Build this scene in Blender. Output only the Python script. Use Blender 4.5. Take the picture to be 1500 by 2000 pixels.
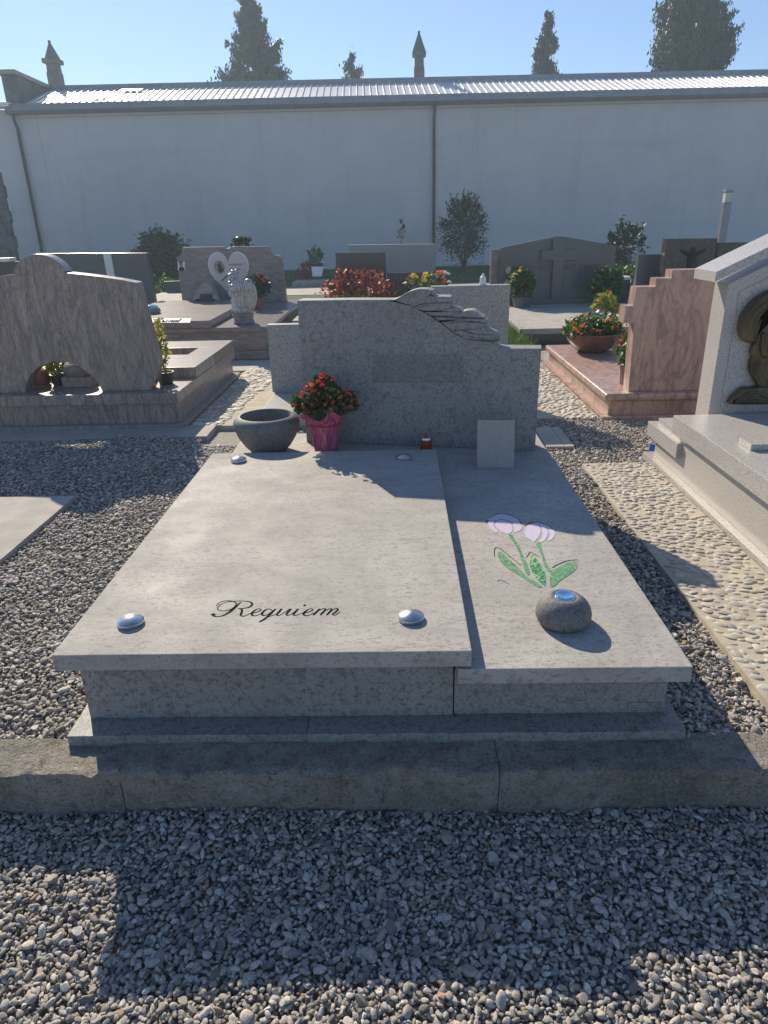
import bpy, bmesh, math, random
import numpy as np
from mathutils import Vector, Matrix, noise as mnoise

# ------------------------------------------------------------------ scene, camera, light
scene = bpy.context.scene
for o in list(bpy.data.objects):
    bpy.data.objects.remove(o)
COL = scene.collection
EXPOSURE = 0.85
SUN_ELEV, SUN_AZ = 31.76, 25.8          # sun stands ahead and to the left, behind the graves
FOC, EYE = 1357.0, 1.60                 # focal length in photo pixels, eye height above the front gravel
PITCH, YAW, ROLL = math.radians(22.5), math.radians(1.5), math.radians(1.5)

def cam_axes():
    fw = Vector((-math.sin(YAW)*math.cos(PITCH), math.cos(YAW)*math.cos(PITCH), -math.sin(PITCH)))
    r0 = Vector((math.cos(YAW), math.sin(YAW), 0.0))
    u0 = r0.cross(fw)
    r = r0*math.cos(ROLL) - u0*math.sin(ROLL)
    u = u0*math.cos(ROLL) + r0*math.sin(ROLL)
    return r, u, fw
CR, CU, CF = cam_axes()
EYEV = Vector((0, 0, EYE))

cam_data = bpy.data.cameras.new('camera')
cam = bpy.data.objects.new('camera', cam_data)
COL.objects.link(cam)
m = Matrix((CR, CU, -CF)).transposed().to_4x4()
m.translation = EYEV
cam.matrix_world = m
cam_data.sensor_fit = 'VERTICAL'
cam_data.sensor_height = 36.0
cam_data.lens = FOC/2000.0*36.0
cam_data.clip_start = 0.05
cam_data.clip_end = 2000
scene.camera = cam
scene.render.resolution_x, scene.render.resolution_y = 768, 1024

world = bpy.data.worlds.new('World')
scene.world = world
world.use_nodes = True
wn = world.node_tree
sky = wn.nodes.new('ShaderNodeTexSky')
sky.sky_type = 'NISHITA'
sky.sun_disc = False
sky.sun_elevation = math.radians(SUN_ELEV)
sky.sun_rotation = math.radians(-SUN_AZ)
sky.air_density = 1.0
sky.dust_density = 0.10
sky.ozone_density = 2.6
bg = wn.nodes['Background']
bg.inputs['Strength'].default_value = 0.066
wbal = wn.nodes.new('ShaderNodeMix'); wbal.data_type = 'RGBA'; wbal.blend_type = 'MULTIPLY'; wbal.inputs[0].default_value = 1.0
wbal.inputs[7].default_value = (0.91, 0.96, 1.10, 1)       # the camera's white balance: cool shade
wn.links.new(sky.outputs['Color'], wbal.inputs[6]); wn.links.new(wbal.outputs[2], bg.inputs['Color'])

sd = bpy.data.lights.new('sun', 'SUN')
sd.energy = 3.7
sd.angle = math.radians(0.5)
sd.color = (1.0, 0.87, 0.68)
sun = bpy.data.objects.new('sun', sd)
COL.objects.link(sun)
ea, aa = math.radians(SUN_ELEV), math.radians(SUN_AZ)
sdir = Vector((math.sin(aa)*math.cos(ea), -math.cos(aa)*math.cos(ea), -math.sin(ea)))
sun.rotation_euler = sdir.to_track_quat('-Z', 'Y').to_euler()
sun.location = (-8, 16, 14)

scene.render.engine = 'CYCLES'
scene.cycles.max_bounces = 6; scene.cycles.diffuse_bounces = 4; scene.cycles.glossy_bounces = 3; scene.cycles.volume_bounces = 0; scene.cycles.transparent_max_bounces = 8
scene.view_settings.view_transform = 'Standard'
scene.view_settings.look = 'None'
scene.view_settings.exposure = EXPOSURE
scene.view_settings.gamma = 1.0
scene.view_settings.use_curve_mapping = False

# ------------------------------------------------------------------ survey helpers (photo pixel -> point on a known plane)
def _ray(x, y):
    return (CF*FOC + CR*(x-750) - CU*(y-1000))
def PZ(x, y, z):
    d = _ray(x, y); return EYEV + d*((z-EYE)/d.z)
def PY(x, y, Y):
    d = _ray(x, y); return EYEV + d*(Y/d.y)
def PPL(x, y, A, n):
    d = _ray(x, y); return EYEV + d*((A-EYEV).dot(n)/d.dot(n))

RNG = random.Random(7)
NPR = np.random.RandomState(11)

# ------------------------------------------------------------------ mesh helpers
def add_box(bm, x0, x1, y0, y1, z0, z1, bevel=0.0, seg=2):
    vs = [bm.verts.new((x, y, z)) for x in (x0, x1) for y in (y0, y1) for z in (z0, z1)]
    F = ((0,1,3,2),(4,6,7,5),(0,4,5,1),(2,3,7,6),(0,2,6,4),(1,5,7,3))
    fs = [bm.faces.new([vs[i] for i in f]) for f in F]
    if bevel > 0:
        es = list({e for f in fs for e in f.edges})
        bmesh.ops.bevel(bm, geom=es, offset=bevel, segments=seg, affect='EDGES', profile=0.6)
    return bm
def box(*a, **k):
    return add_box(bmesh.new(), *a, **k)
def add_prism(bm, pts, depth, bevel=0.0, seg=2):
    """pts: 3D Vectors of a planar outline; depth: Vector to extrude along"""
    v0 = [bm.verts.new(p) for p in pts]
    v1 = [bm.verts.new(Vector(p)+depth) for p in pts]
    n = len(pts)
    fs = [bm.faces.new(v0), bm.faces.new(v1[::-1])]
    for i in range(n):
        fs.append(bm.faces.new((v0[i], v1[i], v1[(i+1) % n], v0[(i+1) % n])))
    bmesh.ops.recalc_face_normals(bm, faces=fs)
    if bevel > 0:
        es = list(set(fs[0].edges) | set(fs[1].edges))
        bmesh.ops.bevel(bm, geom=es, offset=bevel, segments=seg, affect='EDGES', profile=0.6)
    return bm
def prism(pts, depth, bevel=0.0, seg=2):
    return add_prism(bmesh.new(), pts, depth, bevel, seg)
def add_lathe(bm, prof, c, n=32, sx=1.0, sy=1.0):
    rings = []
    for r, z in prof:
        if r < 1e-5:
            rings.append([bm.verts.new((c[0], c[1], c[2]+z))])
        else:
            rings.append([bm.verts.new((c[0]+sx*r*math.cos(2*math.pi*i/n), c[1]+sy*r*math.sin(2*math.pi*i/n), c[2]+z)) for i in range(n)])
    for a, b in zip(rings[:-1], rings[1:]):
        for i in range(n):
            j = (i+1) % n
            if len(a) == 1 and len(b) == 1: continue
            if len(a) == 1: bm.faces.new((a[0], b[i], b[j]))
            elif len(b) == 1: bm.faces.new((a[i], b[0], a[j]))
            else: bm.faces.new((a[i], b[i], b[j], a[j]))
    bmesh.ops.recalc_face_normals(bm, faces=bm.faces)
    return bm
def lathe(prof, c, n=32, **k):
    return add_lathe(bmesh.new(), prof, c, n, **k)
def add_tube(bm, path, radii, n=8):
    path = [Vector(p) for p in path]
    if not hasattr(radii, '__len__'): radii = [radii]*len(path)
    prev = None
    up = Vector((0.31, 0.17, 0.93))
    rings = []
    for i, p in enumerate(path):
        t = (path[min(i+1, len(path)-1)] - path[max(i-1, 0)]).normalized()
        if abs(t.dot(up)) > 0.98: up = Vector((0.9, 0.3, 0.1))
        a = t.cross(up).normalized(); b = t.cross(a)
        rings.append([bm.verts.new(p + (a*math.cos(2*math.pi*k/n) + b*math.sin(2*math.pi*k/n))*radii[i]) for k in range(n)])
    for A, B in zip(rings[:-1], rings[1:]):
        for k in range(n):
            bm.faces.new((A[k], B[k], B[(k+1) % n], A[(k+1) % n]))
    bm.faces.new(rings[0]); bm.faces.new(rings[-1][::-1])
    bmesh.ops.recalc_face_normals(bm, faces=bm.faces)
    return bm
def tube(path, radii, n=8):
    return add_tube(bmesh.new(), path, radii, n)
def add_blob(bm, c, rad, sub=2, rot=None, amp=0.0, freq=6.0):
    M = Matrix.Translation(Vector(c))
    if rot is not None: M = M @ Matrix(rot).to_4x4() if not isinstance(rot, tuple) else M @ (Matrix.Rotation(rot[2], 4, 'Z') @ Matrix.Rotation(rot[1], 4, 'Y') @ Matrix.Rotation(rot[0], 4, 'X'))
    M = M @ Matrix.Diagonal((rad[0], rad[1], rad[2], 1.0))
    r = bmesh.ops.create_icosphere(bm, subdivisions=sub, radius=1.0)
    for v in r['verts']:
        p = v.co.copy()
        if amp: p *= 1 + amp*mnoise.noise(p*freq*0.3 + Vector(c)*9)
        v.co = M @ p
    return bm
def catmull(pts, k=6, closed=False):
    P = [Vector(p) for p in pts]; n = len(P); out = []
    rng = range(n) if closed else range(n-1)
    for i in rng:
        p0 = P[(i-1) % n] if closed else P[max(i-1, 0)]
        p1 = P[i]; p2 = P[(i+1) % n]
        p3 = P[(i+2) % n] if closed else P[min(i+2, n-1)]
        for j in range(k):
            t = j/k
            out.append(0.5*((2*p1) + (p2-p0)*t + (2*p0-5*p1+4*p2-p3)*t*t + (3*p1-p0-3*p2+p3)*t*t*t))
    if not closed: out.append(P[-1])
    return out

def world_off(p):
    v = Vector((0, 0, 0))
    while p is not None:
        v += p.location; p = p.parent
    return v
def link_mesh(name, me, mat, parent=None, smooth=False):
    o = bpy.data.objects.new(name, me)
    COL.objects.link(o)
    if mat is not None and not me.materials:
        me.materials.append(mat)
    if parent is not None:
        off = world_off(parent)
        me.transform(Matrix.Translation(-off))
        o.parent = parent
    if smooth:
        me.polygons.foreach_set('use_smooth', [True]*len(me.polygons))
    return o
def obj(name, bm, mat, parent=None, smooth=False, bevel=0.0, auto=False):
    """world-space bmesh -> one mesh object; child meshes are stored relative to the root"""
    me = bpy.data.meshes.new(name)
    bm.to_mesh(me); bm.free()
    o = link_mesh(name, me, mat, parent, smooth)
    if parent is None:
        # put the origin at the base of the thing
        if len(me.vertices):
            co = np.empty(len(me.vertices)*3, np.float32); me.vertices.foreach_get('co', co); co = co.reshape(-1, 3)
            c = Vector(((co[:, 0].min()+co[:, 0].max())/2, (co[:, 1].min()+co[:, 1].max())/2, co[:, 2].min()))
            me.transform(Matrix.Translation(-c)); o.location = c
    if auto:
        me.polygons.foreach_set('use_smooth', [True]*len(me.polygons))
        me.set_sharp_from_angle(angle=math.radians(35))
    return o
def thing(name, loc, label, cat, group=None):
    o = bpy.data.objects.new(name, None)
    COL.objects.link(o)
    o.location = loc
    o.empty_display_size = 0.1
    o['label'] = label; o['category'] = cat
    if group: o['group'] = group
    return o
def tag(o, label, cat, group=None):
    o['label'] = label; o['category'] = cat
    if group: o['group'] = group
    return o
def struct(o):
    o['kind'] = 'structure'; return o
def stuff(o, label=None):
    o['kind'] = 'stuff'
    if label: o['label'] = label
    return o
def mesh_np(name, V, F, mat, parent=None, smooth=False):
    """V (n,3) world, F (m,k) faces all of the same size"""
    V = np.asarray(V, np.float32)
    me = bpy.data.meshes.new(name)
    k = F.shape[1]
    me.vertices.add(len(V)); me.vertices.foreach_set('co', V.ravel())
    me.loops.add(F.size); me.loops.foreach_set('vertex_index', F.ravel().astype(np.int32))
    me.polygons.add(len(F)); me.polygons.foreach_set('loop_start', np.arange(0, F.size, k, dtype=np.int32))
    me.update(calc_edges=True)
    return link_mesh(name, me, mat, parent, smooth)

# ------------------------------------------------------------------ material helpers
class NT:
    def __init__(self, name):
        self.m = bpy.data.materials.new(name); self.m.use_nodes = True
        self.t = self.m.node_tree; self.b = self.t.nodes['Principled BSDF']
        self.tc = None; self.bumps = None
    def n(self, typ, **k):
        nd = self.t.nodes.new(typ)
        for a, v in k.items(): setattr(nd, a, v)
        return nd
    def l(self, a, b): self.t.links.new(a, b)
    def coord(self, scale=(1, 1, 1), rot=(0, 0, 0), kind='Object'):
        if self.tc is None: self.tc = self.n('ShaderNodeTexCoord')
        mp = self.n('ShaderNodeMapping')
        mp.inputs['Scale'].default_value = scale; mp.inputs['Rotation'].default_value = rot
        self.l(self.tc.outputs[kind], mp.inputs['Vector'])
        return mp.outputs['Vector']
    def noise(self, scale, detail=4, rough=0.55, dist=0.0, vec=None):
        nd = self.n('ShaderNodeTexNoise')
        nd.inputs['Scale'].default_value = scale; nd.inputs['Detail'].default_value = detail
        nd.inputs['Roughness'].default_value = rough; nd.inputs['Distortion'].default_value = dist
        self.l(vec if vec is not None else self.coord(), nd.inputs['Vector'])
        return nd.outputs['Fac']
    def voro(self, scale, vec=None, out='Distance', feature='F1'):
        nd = self.n('ShaderNodeTexVoronoi'); nd.feature = feature
        nd.inputs['Scale'].default_value = scale
        self.l(vec if vec is not None else self.coord(), nd.inputs['Vector'])
        return nd.outputs[out]
    def ramp(self, fac, stops, interp='LINEAR'):
        nd = self.n('ShaderNodeValToRGB'); cr = nd.color_ramp; cr.interpolation = interp
        while len(cr.elements) < len(stops): cr.elements.new(0.5)
        for e, (p, c) in zip(cr.elements, stops):
            e.position = p
            e.color = (c, c, c, 1) if not hasattr(c, '__len__') else (c[0], c[1], c[2], 1)
        self.l(fac, nd.inputs['Fac'])
        return nd.outputs['Color']
    def mix(self, fac, a, b, mode='MIX'):
        nd = self.n('ShaderNodeMix', data_type='RGBA', blend_type=mode)
        nd.clamp_factor = True
        for sock, v in ((nd.inputs[0], fac), (nd.inputs[6], a), (nd.inputs[7], b)):
            if isinstance(v, (int, float)): sock.default_value = v
            elif isinstance(v, tuple): sock.default_value = (v[0], v[1], v[2], 1)
            else: self.l(v, sock)
        return nd.outputs[2]
    def bump(self, h, strength, dist=0.002):
        nd = self.n('ShaderNodeBump')
        nd.inputs['Strength'].default_value = strength; nd.inputs['Distance'].default_value = dist
        self.l(h, nd.inputs['Height'])
        if self.bumps is not None: self.l(self.bumps, nd.inputs['Normal'])
        self.bumps = nd.outputs['Normal']
        self.l(self.bumps, self.b.inputs['Normal'])
    def color(self, c):
        if isinstance(c, tuple): self.b.inputs['Base Color'].default_value = (c[0], c[1], c[2], 1)
        else: self.l(c, self.b.inputs['Base Color'])
    def rough(self, r):
        if isinstance(r, (int, float)): self.b.inputs['Roughness'].default_value = r
        else: self.l(r, self.b.inputs['Roughness'])
    def set(self, **k):
        for a, v in k.items(): self.b.inputs[a].default_value = v
        return self

def m_plain(name, c, rough=0.6, var=0.15, scale=30, bump=0.0, bscale=200, metal=0.0, spec=0.5):
    t = NT(name)
    f = t.noise(scale, 5)
    lo = tuple(x*(1-var) for x in c); hi = tuple(min(1, x*(1+var)) for x in c)
    t.color(t.ramp(f, [(0.3, lo), (0.7, hi)]))
    t.rough(rough); t.set(Metallic=metal)
    t.b.inputs['Specular IOR Level'].default_value = spec
    if bump: t.bump(t.noise(bscale, 4), bump)
    return t.m

def m_greystone(name, base, dark=0.62, blotch=26, rough=0.55, weather=0.2):
    """grey sawn stone: soft cloudy tone, darker round inclusions, fine grain"""
    t = NT(name)
    big = t.noise(2.6, 4, 0.6, 0.3)
    c = t.ramp(big, [(0.3, tuple(x*(1-weather*0.6) for x in base)), (0.7, tuple(x*(1+weather*0.6) for x in base))])
    bl = t.noise(blotch, 3, 0.65, 0.5)
    c = t.mix(t.ramp(bl, [(0.54, 0.0), (0.63, 0.85)]), c, tuple(x*dark for x in base))
    v = t.noise(blotch*3.0, 3, 0.6, 0.2)
    c = t.mix(t.ramp(v, [(0.54, 0.0), (0.65, 0.9)]), c, tuple(x*dark*0.78 for x in base))
    c = t.mix(t.ramp(v, [(0.30, 0.6), (0.42, 0.0)]), c, tuple(x*1.3 for x in base))
    g = t.noise(150, 3, 0.75)
    c = t.mix(t.ramp(g, [(0.36, 0.75), (0.47, 0.0)]), c, tuple(x*0.45 for x in base))
    c = t.mix(t.ramp(g, [(0.6, 0.0), (0.75, 0.5)]), c, tuple(min(1, x*1.55) for x in base))
    t.color(c)
    t.rough(t.ramp(big, [(0.3, rough-0.08), (0.7, rough+0.08)]))
    t.bump(t.noise(140, 4, 0.75), 0.35, 0.003)
    return t.m

def m_worn_top(name, base):
    """bleached, brushed upper faces of the main slabs: streaks across, drip marks, speckle"""
    t = NT(name)
    big = t.noise(2.2, 5, 0.62, 0.8)
    c = t.ramp(big, [(0.28, tuple(x*0.80 for x in base)), (0.5, base), (0.74, tuple(x*1.22 for x in base))])
    st = t.noise(9, 4, 0.6, 0.3, t.coord((0.35, 2.6, 1)))
    c = t.mix(t.ramp(st, [(0.52, 0.0), (0.72, 0.5)]), c, tuple(x*0.72 for x in base))
    sp = t.noise(62, 3, 0.65, 0.3, t.coord((0.7, 1.4, 1)))
    c = t.mix(t.ramp(sp, [(0.535, 0.0), (0.65, 0.85)]), c, tuple(x*0.62 for x in base))
    bl = t.noise(15, 4, 0.7, 0.6)
    c = t.mix(t.ramp(bl, [(0.56, 0.0), (0.66, 0.4)]), c, tuple(x*0.66 for x in base))
    g = t.noise(165, 3, 0.75)
    c = t.mix(t.ramp(g, [(0.36, 0.6), (0.5, 0.0)]), c, tuple(x*0.55 for x in base))
    c = t.mix(t.ramp(g, [(0.62, 0.0), (0.75, 0.5)]), c, tuple(min(1, x*1.5) for x in base))
    t.color(c)
    t.rough(t.ramp(t.noise(5, 4), [(0.3, 0.62), (0.7, 0.82)]))
    t.b.inputs['Specular IOR Level'].default_value = 0.28
    t.bump(t.noise(420, 3, 0.7), 0.3, 0.0012)
    return t.m

def m_veined(name, cols, scale=(5, 5, 0.9), rot=(0, 0.12, 0), rough=0.3, dist=1.6, fine=1.0):
    """gneiss-like granite with wavy veins; cols dark..light"""
    t = NT(name)
    vec = t.coord(scale, rot)
    a = t.noise(3.2, 7, 0.68, dist, vec)
    k = len(cols)
    c = t.ramp(a, [(0.3+0.4*i/(k-1), cols[i]) for i in range(k)])
    b = t.noise(16, 5, 0.7, dist*0.8, vec)
    c = t.mix(t.ramp(b, [(0.5, 0.0), (0.60, 0.75*fine)]), c, tuple(x*0.5 for x in cols[0]))
    ln = t.noise(1.5, 6, 0.62, dist*1.1, vec)
    c = t.mix(t.ramp(ln, [(0.465, 0.0), (0.492, 0.5), (0.508, 0.4), (0.535, 0.0)]), c, tuple(x*0.6 for x in cols[0]))
    g = t.noise(150, 3, 0.7)
    c = t.mix(t.ramp(g, [(0.38, 0.4), (0.48, 0.0)]), c, tuple(x*0.5 for x in cols[0]))
    t.color(c); t.rough(rough)
    return t.m

def m_speckled(name, base, rough=0.45, dark=0.12, scale=150):
    t = NT(name)
    f = t.noise(scale, 3, 0.75)
    c = t.ramp(f, [(0.36, (dark, dark, dark*1.05)), (0.45, base), (0.62, tuple(min(1, x*1.25) for x in base))])
    big = t.noise(1.8, 3)
    c = t.mix(t.ramp(big, [(0.35, 0.25), (0.6, 0.0)]), c, tuple(x*0.7 for x in base))
    t.color(c); t.rough(rough)
    return t.m

def m_leaf(name, c1, c2, c3=None, rough=0.5, trans=0.25):
    t = NT(name)
    gi = t.n('ShaderNodeNewGeometry')
    st = [(0.0, c1), (0.75, c2)] + ([(1.0, c3)] if c3 else [])
    t.color(t.ramp(gi.outputs['Random Per Island'], st))
    t.rough(rough)
    if trans:
        tr = t.n('ShaderNodeBsdfTranslucent')
        t.l(t.ramp(gi.outputs['Random Per Island'], [(p, tuple(min(1, x*1.3) for x in c)) for p, c in st]), tr.inputs['Color'])
        mx = t.n('ShaderNodeMixShader'); mx.inputs[0].default_value = trans
        out = t.t.nodes['Material Output']
        t.l(t.b.outputs[0], mx.inputs[1]); t.l(tr.outputs[0], mx.inputs[2]); t.l(mx.outputs[0], out.inputs['Surface'])
    return t.m

def m_gravel(name):
    t = NT(name)
    at = t.n('ShaderNodeAttribute'); at.attribute_type = 'INSTANCER'; at.attribute_name = 'tint'
    c = t.ramp(at.outputs['Fac'], [(0.0, (0.12, 0.115, 0.11)), (0.18, (0.33, 0.31, 0.28)), (0.34, (0.47, 0.405, 0.33)), (0.5, (0.53, 0.50, 0.455)), (0.64, (0.64, 0.55, 0.44)), (0.76, (0.68, 0.64, 0.57)),
                                  (0.88, (0.78, 0.745, 0.67)), (0.93, (0.54, 0.37, 0.21)), (0.97, (0.52, 0.26, 0.14)), (1.0, (0.80, 0.78, 0.73))])
    f = t.noise(2.2, 4, 0.6, 0.4)
    c = t.mix(t.ramp(f, [(0.35, 0.5), (0.6, 0.0)]), c, (0.14, 0.135, 0.125))
    c = t.mix(t.ramp(t.noise(9, 4, 0.7), [(0.55, 0.0), (0.75, 0.3)]), c, (0.5, 0.48, 0.45))
    t.color(c); t.rough(0.58)
    t.bump(t.noise(7, 4, 0.65), 0.35, 0.08)
    return t.m

M = {}
M['stone'] = m_greystone('grey_stone', (0.285, 0.285, 0.275))
M['stone_top'] = m_worn_top('weathered_grey_stone', (0.415, 0.395, 0.365))
M['stone_rough'] = m_greystone('rough_grey_stone', (0.185, 0.185, 0.18), blotch=34, rough=0.7)
M['dark_inlay'] = m_plain('panel_stone', (0.185, 0.188, 0.19), 0.5, 0.3, 60, 0.2)
M['ink'] = m_plain('engraved_black', (0.010, 0.016, 0.014), 0.9, 0.2, spec=0.05)
M['steel'] = m_plain('brushed_steel', (0.62, 0.63, 0.65), 0.28, 0.06, 90, metal=1.0)
M['gravel'] = m_gravel('gravel_stone')
M['pink'] = m_veined('pink_grey_granite', [(0.18, 0.165, 0.155), (0.30, 0.255, 0.232), (0.41, 0.325, 0.28), (0.43, 0.375, 0.34)], scale=(3.0, 3.0, 0.55), rough=0.28, dist=2.2, fine=0.8)
M['heartstone'] = m_veined('grey_pink_granite', [(0.18, 0.165, 0.16), (0.31, 0.265, 0.25), (0.42, 0.345, 0.31)], scale=(1.2, 5, 6), rot=(0, 0.1, 0), rough=0.25, fine=0.6)
M['rose'] = m_veined('rose_granite', [(0.22, 0.165, 0.15), (0.46, 0.30, 0.25), (0.54, 0.355, 0.295), (0.52, 0.385, 0.33)], scale=(1.9, 1.9, 0.55), rot=(0, 0.3, 0), rough=0.33, fine=0.4)
M['speckled'] = m_speckled('speckled_granite', (0.33, 0.33, 0.32), dark=0.07, scale=105)
M['palegranite'] = m_speckled('pale_granite', (0.45, 0.425, 0.395), 0.32, 0.2, 120)
M['darkgranite'] = m_speckled('dark_granite', (0.098, 0.112, 0.122), 0.22, 0.04, 160)
M['blackgranite'] = m_speckled('black_granite', (0.055, 0.055, 0.06), 0.2, 0.02, 160)
M['brownstone'] = m_veined('brown_granite', [(0.03, 0.027, 0.028), (0.07, 0.055, 0.05), (0.11, 0.075, 0.06)], scale=(3, 3, 2), rough=0.22)
M['greyconc'] = m_plain('concrete', (0.38, 0.36, 0.32), 0.85, 0.16, 7, 0.2, 160)
M['sandconc'] = m_plain('sandy_concrete', (0.46, 0.41, 0.325), 0.9, 0.18, 9, 0.5, 120)
M['cobble'] = m_plain('river_pebble', (0.55, 0.52, 0.46), 0.65, 0.25, 40, 0.2, 90)
M['whitemarble'] = m_plain('white_marble', (0.78, 0.77, 0.74), 0.3, 0.06, 12)
M['bronze'] = NT('bronze')
_t = M['bronze']; _t.color(_t.ramp(_t.noise(9, 5, 0.6, 0.6), [(0.3, (0.045, 0.036, 0.022)), (0.55, (0.12, 0.088, 0.045)), (0.75, (0.20, 0.15, 0.075))])); _t.rough(0.42); _t.set(Metallic=0.55); M['bronze'] = _t.m
M['soil'] = m_plain('soil', (0.09, 0.075, 0.06), 0.95, 0.4, 30, 0.5, 60)
M['terracotta'] = m_plain('terracotta', (0.30, 0.12, 0.08), 0.6, 0.2, 20)
M['blackpot'] = m_plain('black_plastic', (0.025, 0.03, 0.028), 0.4, 0.2)

# ------------------------------------------------------------------ scatter helpers for foliage
def rand_unit(n):
    v = NPR.normal(size=(n, 3)); return v/np.linalg.norm(v, axis=1)[:, None]
def leaf_quads(C, size, aspect=0.5, jitter=0.5, updir=None, curl=0.0):
    """C (n,3) leaf positions -> rhombic leaves (4 verts each)"""
    n = len(C)
    a = rand_unit(n)
    if updir is not None: a = a*(1-0.6) + np.asarray(updir)*0.6; a /= np.linalg.norm(a, axis=1)[:, None]
    b = np.cross(a, rand_unit(n)); b /= np.linalg.norm(b, axis=1)[:, None]
    s = size*(1-jitter+2*jitter*NPR.rand(n))[:, None]
    nn = np.cross(a, b)
    V = np.empty((n, 4, 3))
    V[:, 0] = C - a*s
    V[:, 1] = C + b*s*aspect + nn*s*curl
    V[:, 2] = C + a*s
    V[:, 3] = C - b*s*aspect + nn*s*curl
    F = np.arange(n*4).reshape(n, 4)
    return V.reshape(-1, 3), F
def clumped(n_clump, per, centre_fn, spread):
    """leaf positions gathered in clumps"""
    C = np.array([centre_fn() for _ in range(n_clump)])
    P = np.repeat(C, per, axis=0) + NPR.normal(size=(n_clump*per, 3))*spread
    return P

# ================================================================== SETTING
KZ = 0.136            # kerb top, level of the raised burial ground
GZ = 0.13
WALL_Y = 26.9

def m_ground():
    t = NT('ground_earth_and_gravel')
    v = t.voro(38, out='Color')
    c = t.mix(0.55, t.ramp(t.noise(60, 4, 0.7), [(0.35, (0.22, 0.20, 0.175)), (0.65, (0.46, 0.42, 0.36))]), t.ramp(t.noise(0.8, 4), [(0.35, (0.30, 0.275, 0.235)), (0.65, (0.40, 0.37, 0.32))]))
    t.color(c); t.rough(0.95)
    t.bump(t.voro(42), 0.8, 0.01)
    return t.m
bm = bmesh.new()
prof = [(-60, -0.05), (1.64, -0.05), (1.64, 0.095), (900, 0.095)]
vs = [[bm.verts.new((x, y, z)) for x in (-700, 700)] for y, z in prof]
for a, b in zip(vs[:-1], vs[1:]): bm.faces.new((a[0], a[1], b[1], b[0]))
ground = struct(obj('ground', bm, m_ground()))

# --- pebble shapes used by the loose gravel
def pebble_mesh(name, seed, angular):
    r = random.Random(seed)
    bm = bmesh.new()
    bmesh.ops.create_icosphere(bm, subdivisions=3, radius=1.0)
    planes = []
    for _ in range(r.randint(5, 9) if angular else r.randint(2, 4)):
        n = Vector((r.gauss(0, 1), r.gauss(0, 1), r.gauss(0, 1))).normalized()
        planes.append((n, r.uniform(0.55, 0.82) if angular else r.uniform(0.78, 0.95)))
    ax = Vector((1.0, r.uniform(0.62, 0.92), r.uniform(0.36, 0.66)))
    off = Vector((r.uniform(-9, 9), r.uniform(-9, 9), r.uniform(-9, 9)))
    for v in bm.verts:
        p = v.co.copy()
        p *= 1 + (0.22 if angular else 0.16)*mnoise.noise(p*1.1+off) + 0.05*mnoise.noise(p*3.1+off)
        for n, d in planes:
            e = p.dot(n)-d
            if e > 0: p -= n*e*0.92
        v.co = Vector((p.x*ax.x, p.y*ax.y, p.z*ax.z))
    me = bpy.data.meshes.new(name); bm.to_mesh(me); bm.free()
    me.polygons.foreach_set('use_smooth', [True]*len(me.polygons))
    if angular: me.set_sharp_from_angle(angle=math.radians(32))
    me.materials.append(M['gravel'])
    return me
shapes = bpy.data.collections.new('gravel_shapes')
NSH = 18
for i in range(NSH):
    o = bpy.data.objects.new('pebble_%02d' % i, pebble_mesh('pebble', 100+i, i % 9 in (0, 1, 3, 5, 6)))
    shapes.objects.link(o)

def gravel_points(regions, spacing, zc, zr, smin, smax, keep=1.0, holes=(), flat=0.33):
    out = []
    for (x0, x1, y0, y1) in regions:
        gx = np.arange(x0, x1, spacing); gy = np.arange(y0, y1, spacing*0.87)
        X, Y = np.meshgrid(gx, gy)
        X = X + (np.arange(len(gy)) % 2)[:, None]*spacing*0.5
        P = np.stack([X.ravel(), Y.ravel()], 1) + NPR.uniform(-0.42, 0.42, (X.size, 2))*spacing
        P = P[NPR.rand(len(P)) < keep]
        out.append(P)
    P = np.concatenate(out)
    ok = np.ones(len(P), bool)
    for (x0, x1, y0, y1) in holes:
        ok &= ~((P[:, 0] > x0) & (P[:, 0] < x1) & (P[:, 1] > y0) & (P[:, 1] < y1))
    P = P[ok]; n = len(P)
    und = 0.006*np.sin(P[:, 0]*5.1+P[:, 1]*2.3)+0.005*np.sin(P[:, 1]*7.7-P[:, 0]*3.1)
    z = zc + NPR.uniform(-zr, zr, n) + und
    s = np.clip(np.exp(NPR.normal(math.log((smin+smax)/2*0.9), 0.32, n)), smin, smax)
    S = np.stack([s*NPR.uniform(0.85, 1.35, n), s*NPR.uniform(0.8, 1.1, n), s*NPR.uniform(0.8, 1.15, n)], 1)
    R = np.stack([NPR.normal(0, flat, n), NPR.normal(0, flat, n), NPR.uniform(0, 6.283, n)], 1)
    return np.column_stack([P, z]), S, R
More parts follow.
